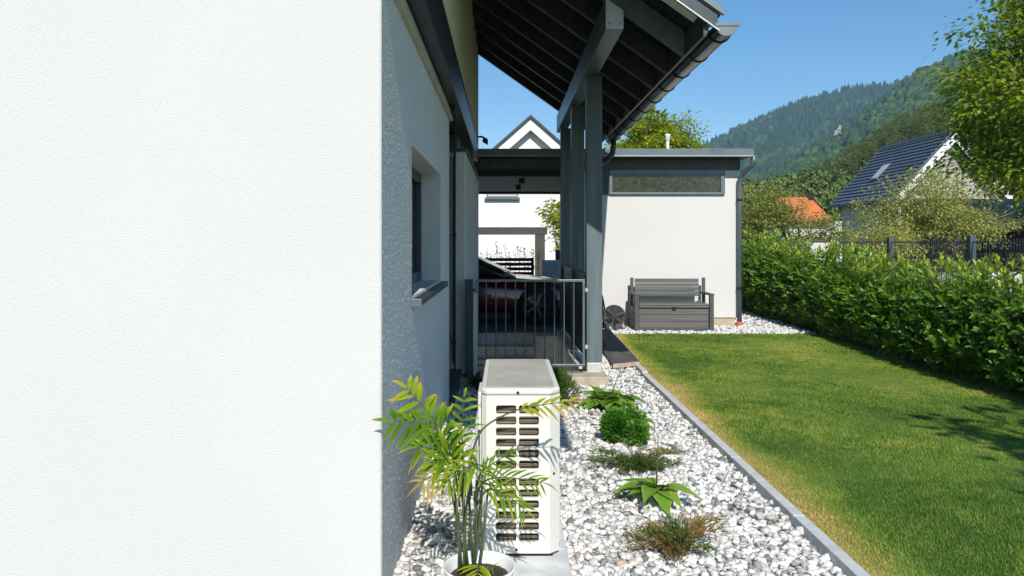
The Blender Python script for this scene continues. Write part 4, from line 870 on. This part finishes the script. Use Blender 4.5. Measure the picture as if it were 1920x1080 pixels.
# face with 24 rounded openings
def zz(py): return 1.5 - (py - 455) * 3.35 / 1400
def xx(px): return (px - 946) * 3.35 / 1400
cols = [(xx(930), xx(968)), (xx(973), xx(1010.5))]
rows = [(zz(776 + 20.7 * k), zz(760 + 20.7 * k)) for k in range(6)] + [(zz(912.5 + 20.6 * k), zz(897 + 20.6 * k)) for k in range(6)]
def fq(a, b, c, d_): cz.add([(a, ya_, c), (b, ya_, c), (b, ya_, d_), (a, ya_, d_)], [(0, 1, 2, 3)])
xc = [fx0, cols[0][0] - .003, (cols[0][1] + cols[1][0]) / 2, cols[1][1] + .003, fx1]
zlist = sorted(rows); ze = [z0 + .012]
fq(xc[0], xc[1], z0 + .012, z1 - .03); fq(xc[3], xc[4], z0 + .012, z1 - .03)
prev = z0 + .012
for i, (a, b) in enumerate(zlist):
    lo = a - .003; hi = b + .003
    if lo > prev + 1e-5: fq(xc[1], xc[3], prev, lo)
    for c in range(2):
        L_, R_ = xc[1 + c], xc[2 + c]; u0, u1 = cols[c]; q = .008
        outer = [(L_, lo), (R_, lo), (R_, hi), (L_, hi)]
        inner = [(u0 + q, a), (u1 - q, a), (u1 - q * .3, a + q * .3), (u1, a + q), (u1, b - q), (u1 - q * .3, b - q * .3), (u1 - q, b), (u0 + q, b), (u0 + q * .3, b - q * .3), (u0, b - q), (u0, a + q), (u0 + q * .3, a + q * .3)]
        pts = [(p[0], ya_, p[1]) for p in outer] + [(p[0], ya_, p[1]) for p in inner] + [(p[0], ya_ + .013, p[1]) for p in inner]
        fs = [(0, 1, 5, 4), (1, 2, 8, 7), (2, 3, 11, 10), (3, 0, 14, 13), (1, 6, 5), (1, 7, 6), (2, 9, 8), (2, 10, 9), (3, 12, 11), (3, 13, 12), (0, 15, 14), (0, 4, 15)]
        fs += [(4 + k, 4 + (k + 1) % 12, 16 + (k + 1) % 12, 16 + k) for k in range(12)]
        cz.add(pts, fs)
    prev = hi
fq(xc[1], xc[3], prev, z1 - .03)
cz.build('casing', M['ac'], ac)
MB().box(cols[0][0] - .008, cols[1][1] + .008, ya_ + .05, ya_ + .06, z0 + .03, z1 - .05).build('fan_guard', M['ac_in'], ac)
for (a, b) in zlist:
    m_ = (a + b) / 2
    fn = MB(); fn.tube([(cols[0][0], ya_ + .044, m_ - .012), (cols[0][0] + .05, ya_ + .03, m_ + .001), (cols[0][1] + .005, ya_ + .028, m_ + .004)], .0022, 6); fn.tube([(cols[1][0] - .005, ya_ + .028, m_ - .004), (cols[1][1], ya_ + .028, m_ - .004)], .0024, 6)
    fn.add([(cols[0][0], ya_ + .045, m_ - .02), (cols[0][1], ya_ + .040, m_ - .02), (cols[0][1], ya_ + .035, m_ + .004), (cols[0][0] + .05, ya_ + .04, m_ + .0), (cols[0][0], ya_ + .046, m_ - .012)], [(0, 1, 2, 3, 4)])
    fn.box(cols[1][0], cols[1][1], ya_ + .036, ya_ + .042, m_ - .017, m_ - .008)
    fn.build('guard_wire', M['ac_fin'], ac)
ld = MB(); o_ = .003
ld.prism([(fx0 - o_, ya_ - o_), (fx1 + o_, ya_ - o_), (x1 + o_, ya_ + .045), (x1 + o_, yb_ + o_), (x0 - o_, yb_ + o_), (x0 - o_, ya_ + .022)], 'z', z1 - .030, z1)
lid = ld.build('top_cover', M['ac'], ac, bevel=.010)
MB().prism([(fx0 + .015, ya_ + .02), (fx1 - .005, ya_ + .02), (x1 - .022, ya_ + .055), (x1 - .022, yb_ - .02), (x0 + .018, yb_ - .02), (x0 + .018, ya_ + .03)], 'z', z1 + .0005, z1 + .004).build('lid_panel', M['ac_top'], lid, bevel=.002)
for (px, py) in ((971, 736), (968, 1031)):
    MB().lathe([(0, -.004), (.004, -.004), (.0065, -.001), (.0065, .002)], (xx(px), ya_ - (.004 if py < 800 else 0), zz(py)), 'y', 12).build('screw', M['dark_metal'], ac)
MB().lathe([(0, -.004), (.004, -.004), (.0065, 0)], (.222, ya_ + .018, zz(890)), 'y', 12).build('screw', M['dark_metal'], ac)
cg = MB().box(x1 - .012, x1 - .008, ya_ + .09, yb_ - .03, z0 + .012, z1 - .03).build('coil', M['ac_in'], ac)
for k in range(56):
    z = z0 + .02 + k * .0122
    if z < z1 - .045: MB().box(x1 - .006, x1 + .007, ya_ + .092, yb_ - .032, z, z + .0055).build('coil_fin', M['ac'], ac)
MB().box(x0 + .05, x1 - .03, ya_ + .03, ya_ + .08, .083, .104).box(x0 + .05, x1 - .03, yb_ - .1, yb_ - .05, .083, .104).build('foot', M['black'], ac)
MB().box(x1 - .02, x1 + .02, ya_ + .10, ya_ + .14, .083, .092).tube([(x1 + .012, ya_ + .12, .09), (x1 + .012, ya_ + .12, .115)], .006, 6).build('mounting_bolt', M['white_metal'], ac)
pp = MB()
for k, (dx, z) in enumerate(((-.012, .70), (-.02, .66), (-.008, .60))):
    pp.tube([(x0 + .01, 3.60 + k * .05, z), (x0 + dx - .012, 3.58 + k * .05, z - .01), (x0 + dx - .016, 3.55 + k * .05, z - .10), (x0 + dx - .004, 3.55 + k * .05, .3), (x0 + dx - .03, 3.6 + k * .05, .10)], .006, 8)
pp.build('pipe', M['white_metal'], ac, smooth=True)
MB().box(x0 - .022, x0 - .001, 3.5, 3.75, .62, .80).box(x0 - .012, x0 - .001, 3.46, 3.85, .35, .61).build('valve_cover', M['ac'], ac, bevel=.006)

# ------------------------------------------------------------------ potted palm
PZ = -.03
pot = thing('flower_pot', 'white glazed flower pot holding the palm in front of the air conditioner', 'flower pot', (-.10, 3.0, .05))
prof = [(0, .045), (.095, .045), (.105, .05), (.128, .14), (.143, .222), (.147, .228), (.147, .236), (.138, .236), (.134, .22), (.12, .19)]
pm = MB().lathe(prof, (-.10, 3.0, PZ), 'z', 40)
pm.build('pot_body', M['pot'], pot, smooth=True)
rb = MB()
for k in range(20):
    a = 2 * math.pi * k / 20; rb.tube([(-.10 + .108 * math.cos(a), 3 + .108 * math.sin(a), .06 + PZ), (-.10 + .130 * math.cos(a + .25), 3 + .130 * math.sin(a + .25), .15 + PZ), (-.10 + .1425 * math.cos(a + .5), 3 + .1425 * math.sin(a + .5), .218 + PZ)], .0035, 5)
rb.build('pot_ribs', M['pot'], pot, smooth=True)
MB().lathe([(0, .192), (.06, .197), (.125, .19)], (-.10, 3.0, PZ), 'z', 24).build('soil', M['soil'], pot)
palm = thing('potted_palm', 'parlour palm with drying leaf tips growing in the white pot', 'palm', (-.10, 3.0, .16))
LF_V = []; LF_F = []
for k, (t_, w_, z_) in enumerate(((0, .12, 0), (.2, .42, .012), (.45, .5, .012), (.7, .36, -.02), (.88, .16, -.07), (1, .02, -.12))):
    LF_V += [(-w_, t_, z_ + .10 * w_), (0, t_, z_), (w_, t_, z_ + .10 * w_)]
    if k: b = (k - 1) * 3; LF_F += [(b, b + 1, b + 4, b + 3), (b + 1, b + 2, b + 5, b + 4)]
def leaflet(parent, p, dir_, up, L, wd_, tone0, tip):
    y = dir_.normalized(); x = y.cross(up); x = x.normalized() if x.length > 1e-4 else y.orthogonal().normalized(); z = x.cross(y)
    droop = random.uniform(.05, .5)
    me = bpy.data.meshes.new('leaflet'); r0 = Vector(root_loc(parent)); vv = []
    for (a, b, c_) in LF_V: q = p + x * (a * wd_) + y * (b * L) + z * (c_ * L * .6) - Vector((0, 0, droop * L * b * b)); vv.append(q - r0)
    me.from_pydata([tuple(q) for q in vv], [], LF_F); me.materials.append(M['palm']); me.shade_smooth()
    at_ = me.attributes.new('tone', 'FLOAT', 'POINT'); tv = [min(1, tone0 + (tip - tone0) * max(0, (b - .35) / .65) ** 1.6) if tip > tone0 else tone0 for (a, b, c_) in LF_V]
    at_.data.foreach_set('value', np.array(tv, dtype=np.float32))
    o = bpy.data.objects.new('leaflet', me); col.objects.link(o); o.parent = parent
def frond(pts, s0, nl, L, wd_, tone0, tip, facing=(0, -1, .35), spread=1.0, end_dry=0):
    pts = [Vector(p) for p in pts]
    # smooth the rachis
    fine = []
    for i in range(len(pts) - 1):
        p0, p1, p2, p3 = pts[max(i - 1, 0)], pts[i], pts[i + 1], pts[min(i + 2, len(pts) - 1)]
        for k in range(6):
            t = k / 6; fine.append(.5 * ((2 * p1) + (p2 - p0) * t + (2 * p0 - 5 * p1 + 4 * p2 - p3) * t * t + (3 * p1 - p0 - 3 * p2 + p3) * t ** 3))
    fine.append(pts[-1]); n = len(fine)
    fo = MB().tube(fine, [.0055 - .0042 * i / (n - 1) for i in range(n)], 6).build('frond', M['palm_stem'], palm, smooth=True)
    F_ = Vector(facing).normalized()
    for k in range(nl):
        s = s0 + (1 - s0) * (k + .3) / nl; i = min(int(s * (n - 1)), n - 2); p = fine[i].lerp(fine[i + 1], s * (n - 1) - i); t = (fine[i + 1] - fine[i]).normalized()
        sd_ = t.cross(F_).normalized(); prof_ = (.55 + .45 * math.sin(math.pi * min(1, .15 + .85 * (k + .5) / nl)))
        for sg in (-1, 1):
            dr = t * random.uniform(.55, .85) + sd_ * sg * spread * random.uniform(.75, 1.05) + Vector((random.uniform(-.15, .15), random.uniform(-.2, .2), random.uniform(-.2, .05)))
            tn = min(1, max(0, tone0 - .11 + random.uniform(-.16, .16) + end_dry * s * s)); leaflet(fo, p, dr, F_, .88 * L * prof_ * random.uniform(.8, 1.15), wd_ * random.uniform(.8, 1.15), tn, tip * random.uniform(.7, 1.05))
    leaflet(fo, fine[-1], fine[-1] - fine[-2], F_, L * .6, wd_ * .8, min(1, tone0 + end_dry), tip)
def C(px, py, d=3.0): return P(px, py, d)
cane = MB()
for (bx, by_, tx, ty, dd_) in ((866, 1040, 838, 880, 3.0), (874, 1038, 858, 850, 3.03), (880, 1040, 872, 880, 2.98), (884, 1040, 905, 890, 3.0), (890, 1038, 880, 860, 3.04), (860, 1042, 850, 900, 2.96), (894, 1042, 915, 920, 2.96), (870, 1042, 880, 905, 2.94), (888, 1042, 893, 900, 3.02)):
    a, b = Vector(C(bx, by_, dd_)), Vector(C(tx, ty, dd_)); a.z = .16; q_ = Vector((random.uniform(-.012, .012), random.uniform(-.02, .02), 0))
    cane.tube([a, a.lerp(b, .33) + q_, a.lerp(b, .66) + q_ * 1.1, b], [.0062, .0055, .005, .0038], 8)
cane.build('cane', M['palm_stem'], palm, smooth=True)
frond([C(862, 950), C(848, 860), C(815, 790, 2.98), C(762, 728, 2.96)], .28, 12, .16, .022, .38, .95, end_dry=.25)
frond([C(866, 930), C(850, 850, 2.97), C(810, 800, 2.93), C(736, 788, 2.9)], .36, 10, .14, .020, .28, .5)
frond([C(868, 920, 2.98), C(852, 862, 2.94), C(825, 842, 2.9), C(782, 838, 2.88)], .3, 8, .13, .014, .35, .9)
frond([C(872, 930), C(868, 850, 3.02), C(866, 800, 3.03), C(871, 745, 3.03)], .3, 7, .12, .015, .36, .85)
frond([C(884, 930), C(884, 860, 3.04), C(905, 805, 3.05), C(960, 772, 3.04), C(1010, 760, 3.02), C(1072, 752, 3.0)], .66, 7, .095, .013, .45, .9, spread=.55, end_dry=.45)
frond([C(890, 935), C(900, 890, 2.98), C(920, 872, 2.96), C(960, 848, 2.96)], .35, 8, .09, .008, .35, .6, spread=.7)
frond([C(892, 940), C(905, 905, 2.94), C(945, 895, 2.9), C(1018, 905, 2.9)], .3, 12, .115, .008, .42, .75, spread=.8)
frond([C(895, 945), C(915, 918, 2.9), C(950, 930, 2.86), C(985, 955, 2.86)], .25, 9, .11, .009, .5, .8, spread=.8)
frond([C(880, 940), C(884, 890, 2.9), C(895, 870, 2.84), C(870, 880, 2.8), C(835, 905, 2.8)], .35, 8, .12, .011, .4, .9)
frond([C(872, 930), C(862, 880, 2.92), C(830, 880, 2.88), C(790, 905, 2.86)], .35, 8, .12, .010, .6, .95, end_dry=.25)
frond([C(870, 935), C(860, 890, 2.95), C(840, 862, 2.9), C(812, 868, 2.86)], .3, 8, .12, .011, .45, .9)
frond([(-.09, 2.97, .16), (-.095, 2.92, .235), (-.10, 2.86, .245), (-.105, 2.79, .215)], .42, 6, .125, .012, .66, .85, facing=(0, -.35, 1), end_dry=.1)
gs = MB()
for k in range(14):
    a = random.uniform(0, 6.3); p = Vector((-.05 + random.uniform(-.03, .03), 2.98 + random.uniform(-.03, .03), .165)); gs.tube([p, p + Vector((math.cos(a) * .02, math.sin(a) * .02, .035)), p + Vector((math.cos(a) * .05, math.sin(a) * .05, .045))], [.002, .0015, .0004], 4)
gs.build('weed', M['palm_stem'], pot)

# ------------------------------------------------------------------ plants in the pebbles
def hosta_mesh(L, wd_, curl, tone0):
    V, F, T = [], [], []; n = 9; prof_ = [.06, .35, .72, .95, 1.0, .9, .66, .34, .02]
    for i in range(n):
        t = i / (n - 1); w_ = prof_[i] * wd_
        for j, s in enumerate((-1, -.78, -.4, 0, .4, .78, 1)):
            V.append((s * w_, t * L, .22 * wd_ * abs(s) ** 1.5 + L * (curl[0] * t - curl[1] * t * t))); T.append(1.0 if abs(s) == 1 else (tone0 + .14 * abs(s) + random.uniform(-.05, .05)))
    for i in range(n - 1):
        for j in range(6): F.append((i * 7 + j, i * 7 + j + 1, (i + 1) * 7 + j + 1, (i + 1) * 7 + j))
    return V, F, T
def hosta(label, c, nleaf, L, wd_, stalks=()):
    t = thing('hosta', label, 'plant', c, 'hostas in the pebble bed'); c = Vector(c)
    for k in range(nleaf):
        a = 2 * math.pi * (k + random.uniform(-.3, .3)) / nleaf * (1 if k < nleaf * .65 else 1.7); inner = k >= nleaf * .65
        l = L * random.uniform(.75, 1.1) * (.8 if inner else 1); V, F, T = hosta_mesh(l, wd_ * random.uniform(.8, 1.1), (.45, .95) if inner else (.35, 1.15), random.uniform(.1, .65))
        ps = random.uniform(.02, .05); el = random.uniform(.85, 1.2) if inner else random.uniform(.40, .85)
        Rm = Matrix.Rotation(a, 4, 'Z') @ Matrix.Rotation(el, 4, 'X'); hub = Vector((-math.sin(a) * .5, math.cos(a) * .5, 1.0)) * ps
        me = bpy.data.meshes.new('leaf'); me.from_pydata([tuple((Rm @ Vector(v)) + hub) for v in V], [], F); me.materials.append(M['hosta']); me.shade_smooth()
        at_ = me.attributes.new('tone', 'FLOAT', 'POINT'); at_.data.foreach_set('value', np.array(T, dtype=np.float32))
        o = bpy.data.objects.new('leaf', me); col.objects.link(o); o.parent = t
        MB().tube([c, c + hub * .6, c + hub + (Rm @ Vector((0, .02, 0)))], .004, 6).build('leaf_stalk', M['palm_stem'], t, smooth=True)
    for (dx, dy, h) in stalks: MB().tube([c, c + Vector((dx * .5, dy * .5, h * .5)), c + Vector((dx, dy, h))], [.005, .004, .0025], 6).build('flower_stalk', M['palm_stem'], t, smooth=True)
hosta('broad hosta clump nearest the porch post', (.90, 6.65, .03), 24, .22, .085, ((.14, .0, .35),))
hosta('broad hosta half hidden behind the first clump', (1.07, 6.75, .03), 16, .18, .07)
hosta('small dark hosta tucked behind the round box shrub', (1.08, 5.95, .04), 12, .15, .05)
hosta('variegated hosta with a thin flower stalk in the middle of the pebbles', (.855, 4.22, .045), 14, .20, .062, ((.018, .02, .36),))
SPR_V = np.array([(0, 0, 0), (.12, .3, .05), (.05, .62, 0), (0, 1, .06), (-.05, .62, 0), (-.12, .3, .05)]); SPR_F = np.array([(0, 1, 2), (0, 2, 4), (2, 3, 4), (0, 4, 5)])
def shrub(name, label, c, r, n, L, m, tone, group=None, up=.5, brown=0, base_v=(LEAF_V, LEAF_F), arms=0, lobes=6):
    """arms > 0: low branches that reach out from the middle; else a few uneven lobes"""
    t = thing(name, label, 'shrub', c, group); c = np.array(c); r = np.array(r); st_ = MB()
    if arms:
        az_ = rng.uniform(0, 2 * math.pi, arms); ln = rng.uniform(.45, 1.25, arms); lift = rng.uniform(.15, 1.3, arms); k = rng.integers(0, arms, n); q = rng.random(n) ** .7
        bend = rng.uniform(-.5, .5, arms); aa = az_[k] + bend[k] * q
        loc = c + np.stack([np.cos(aa) * ln[k] * q * r[0], np.sin(aa) * ln[k] * q * r[1], lift[k] * r[2] * np.sin(np.minimum(q * 1.9, 2.2)) + .012], 1) + rng.normal(size=(n, 3)) * r * np.array([.07, .07, .10]); loc[:, 2] = np.maximum(loc[:, 2], c[2])
        dd = np.stack([np.cos(aa), np.sin(aa), rng.uniform(0, up * 2, n)], 1) + unit(n) * .6
        tn = np.clip(tone[0] + (tone[1] - tone[0]) * (rng.random(n) * .5 + .5 * rng.random(arms)[k]), 0, 1); dead = rng.random(arms) < brown
        tn = np.where((rng.random(n) < .12 * (brown > 0)) | (dead[k] & (rng.random(n) < .75)), rng.uniform(.55, 1, n), tn)
        for a in range(arms):
            e = [az_[a] + bend[a] * w_ for w_ in (.3, .6, .95)]; st_.tube([c] + [c + np.array([math.cos(x_) * ln[a] * w_ * r[0], math.sin(x_) * ln[a] * w_ * r[1], lift[a] * r[2] * math.sin(min(w_ * 1.9, 2.2)) + .008]) for x_, w_ in zip(e, (.3, .6, .95))], [.005, .004, .003, .0015], 5)
    else:
        lo = unit(lobes) * np.array([.72, .72, .4]) ; lo[:, 2] = np.abs(lo[:, 2]) + .25; lr = rng.uniform(.32, .62, lobes); k = rng.integers(0, lobes, n)
        u = unit(n); loc = lo[k] + u * (lr[k] * rng.uniform(.5, 1.08, n) ** .7)[:, None]; loc = c + loc * r; ok = loc[:, 2] > c[2] - .01; loc, u, k = loc[ok], u[ok], k[ok]; n = len(loc)
        dd = u + unit(n) * .5; dd[:, 2] += up; tn = np.clip(tone[0] + (tone[1] - tone[0]) * (rng.random(n) * .6 + .4 * rng.random(lobes)[k]), 0, 1)
        if brown: tn = np.where(rng.random(n) < brown, rng.uniform(.6, 1, n), tn)
        for a in range(lobes): st_.tube([c, c + lo[a] * r * .5, c + lo[a] * r], [.008, .005, .003], 5)
    v, f = scatter(base_v[0], base_v[1], loc, basis(dd, unit(n) + [0, 0, .6]), L * rng.uniform(.6, 1.3, n)); np_mesh('foliage', v, f, m, t, {'tone': np.repeat(tn, len(base_v[0]))}, kind='stuff')
    st_.build('branches', M['bark'], t); return t
shrub('box_shrub', 'bright green lobed box shrub in the pebbles', (.87, 5.45, .05), (.20, .19, .20), 6500, .030, M['box'], (0, 1), lobes=8)
shrub('juniper', 'low green juniper with few brown tips behind the front hosta', (.85, 4.80, .045), (.26, .20, .085), 5200, .026, M['juniper'], (.05, .55), 'low junipers in the pebbles', .3, .16, (SPR_V, SPR_F), arms=34)
shrub('juniper', 'half brown creeping juniper nearest the viewer in the pebbles', (.83, 3.52, .045), (.21, .19, .11), 5200, .025, M['juniper'], (.1, .56), 'low junipers in the pebbles', .5, .45, (SPR_V, SPR_F), arms=32)
shrub('juniper_bush', 'dark green juniper bush behind the air conditioner', (.42, 6.85, .05), (.27, .25, .30), 6500, .045, M['juniper'], (0, .42), None, .7, .03, (SPR_V, SPR_F), lobes=7)
shrub('ground_shrub', 'dark low plant in the shade beside the base of the house', (-.25, 7.42, .04), (.18, .14, .09), 900, .035, M['juniper'], (0, .2), arms=14)
cl = thing('climbing_plants', 'thin leafy sprigs standing above the slat fence', 'plants', (.2, 18.9, .6))
cv = []; stm = MB()
for k in range(16):
    x = -.9 + k * .115 + random.uniform(-.03, .03); h = random.uniform(1.15, 1.55); stm.tube([(x, 18.9, .3), (x + .02, 18.9, h * .8), (x + random.uniform(-.05, .05), 18.9, h)], [.008, .006, .003], 5); n = 26
    z = rng.uniform(.8, h, n); lo = np.stack([x + rng.normal(0, .035, n), 18.9 + rng.normal(0, .03, n), z], 1); dd = unit(n); dd[:, 2] += .4
    v, f = scatter(LEAF_V, LEAF_F, lo, basis(dd, unit(n) + [0, 0, 1]), .06 * rng.uniform(.6, 1.2, n)); cv.append((v, f, np.full(len(v), .3) + np.repeat(rng.random(n) * .5, 5)))
v, f, t = join(cv); np_mesh('foliage', v, f, M['apple'], cl, {'tone': t}, kind='stuff'); stm.build('stems', M['bark'], cl)
dl = thing('fallen_leaf', 'brown dry leaf lying on the pebbles right of the air conditioner', 'leaf', (.32, 4.6, .08))
V, F, T = hosta_mesh(.06, .018, (.2, .3), .5); me = bpy.data.meshes.new('leaf_blade'); me.from_pydata([(v[0] , v[1], v[2]) for v in V], [], F); me.materials.append(M['slab_end']); o = bpy.data.objects.new('leaf_blade', me); col.objects.link(o); o.parent = dl; dl.rotation_euler = (0, 0, 1)

# ------------------------------------------------------------------ haze in the valley air
hz = MB().box(-900, 1900, -40, 1700, -1.2, 310).build('haze', None); tag(hz, kind='stuff')
hm = bpy.data.materials.new('haze'); hm.use_nodes = True; hn = hm.node_tree.nodes; hn.remove(hn['Principled BSDF'])
pvn = hn.new('ShaderNodeVolumePrincipled'); pvn.inputs['Density'].default_value = .00028; pvn.inputs['Color'].default_value = (.42, .68, 1, 1); pvn.inputs['Anisotropy'].default_value = 0
hm.node_tree.links.new(pvn.outputs[0], hn['Material Output'].inputs['Volume']); hz.data.materials.append(hm)
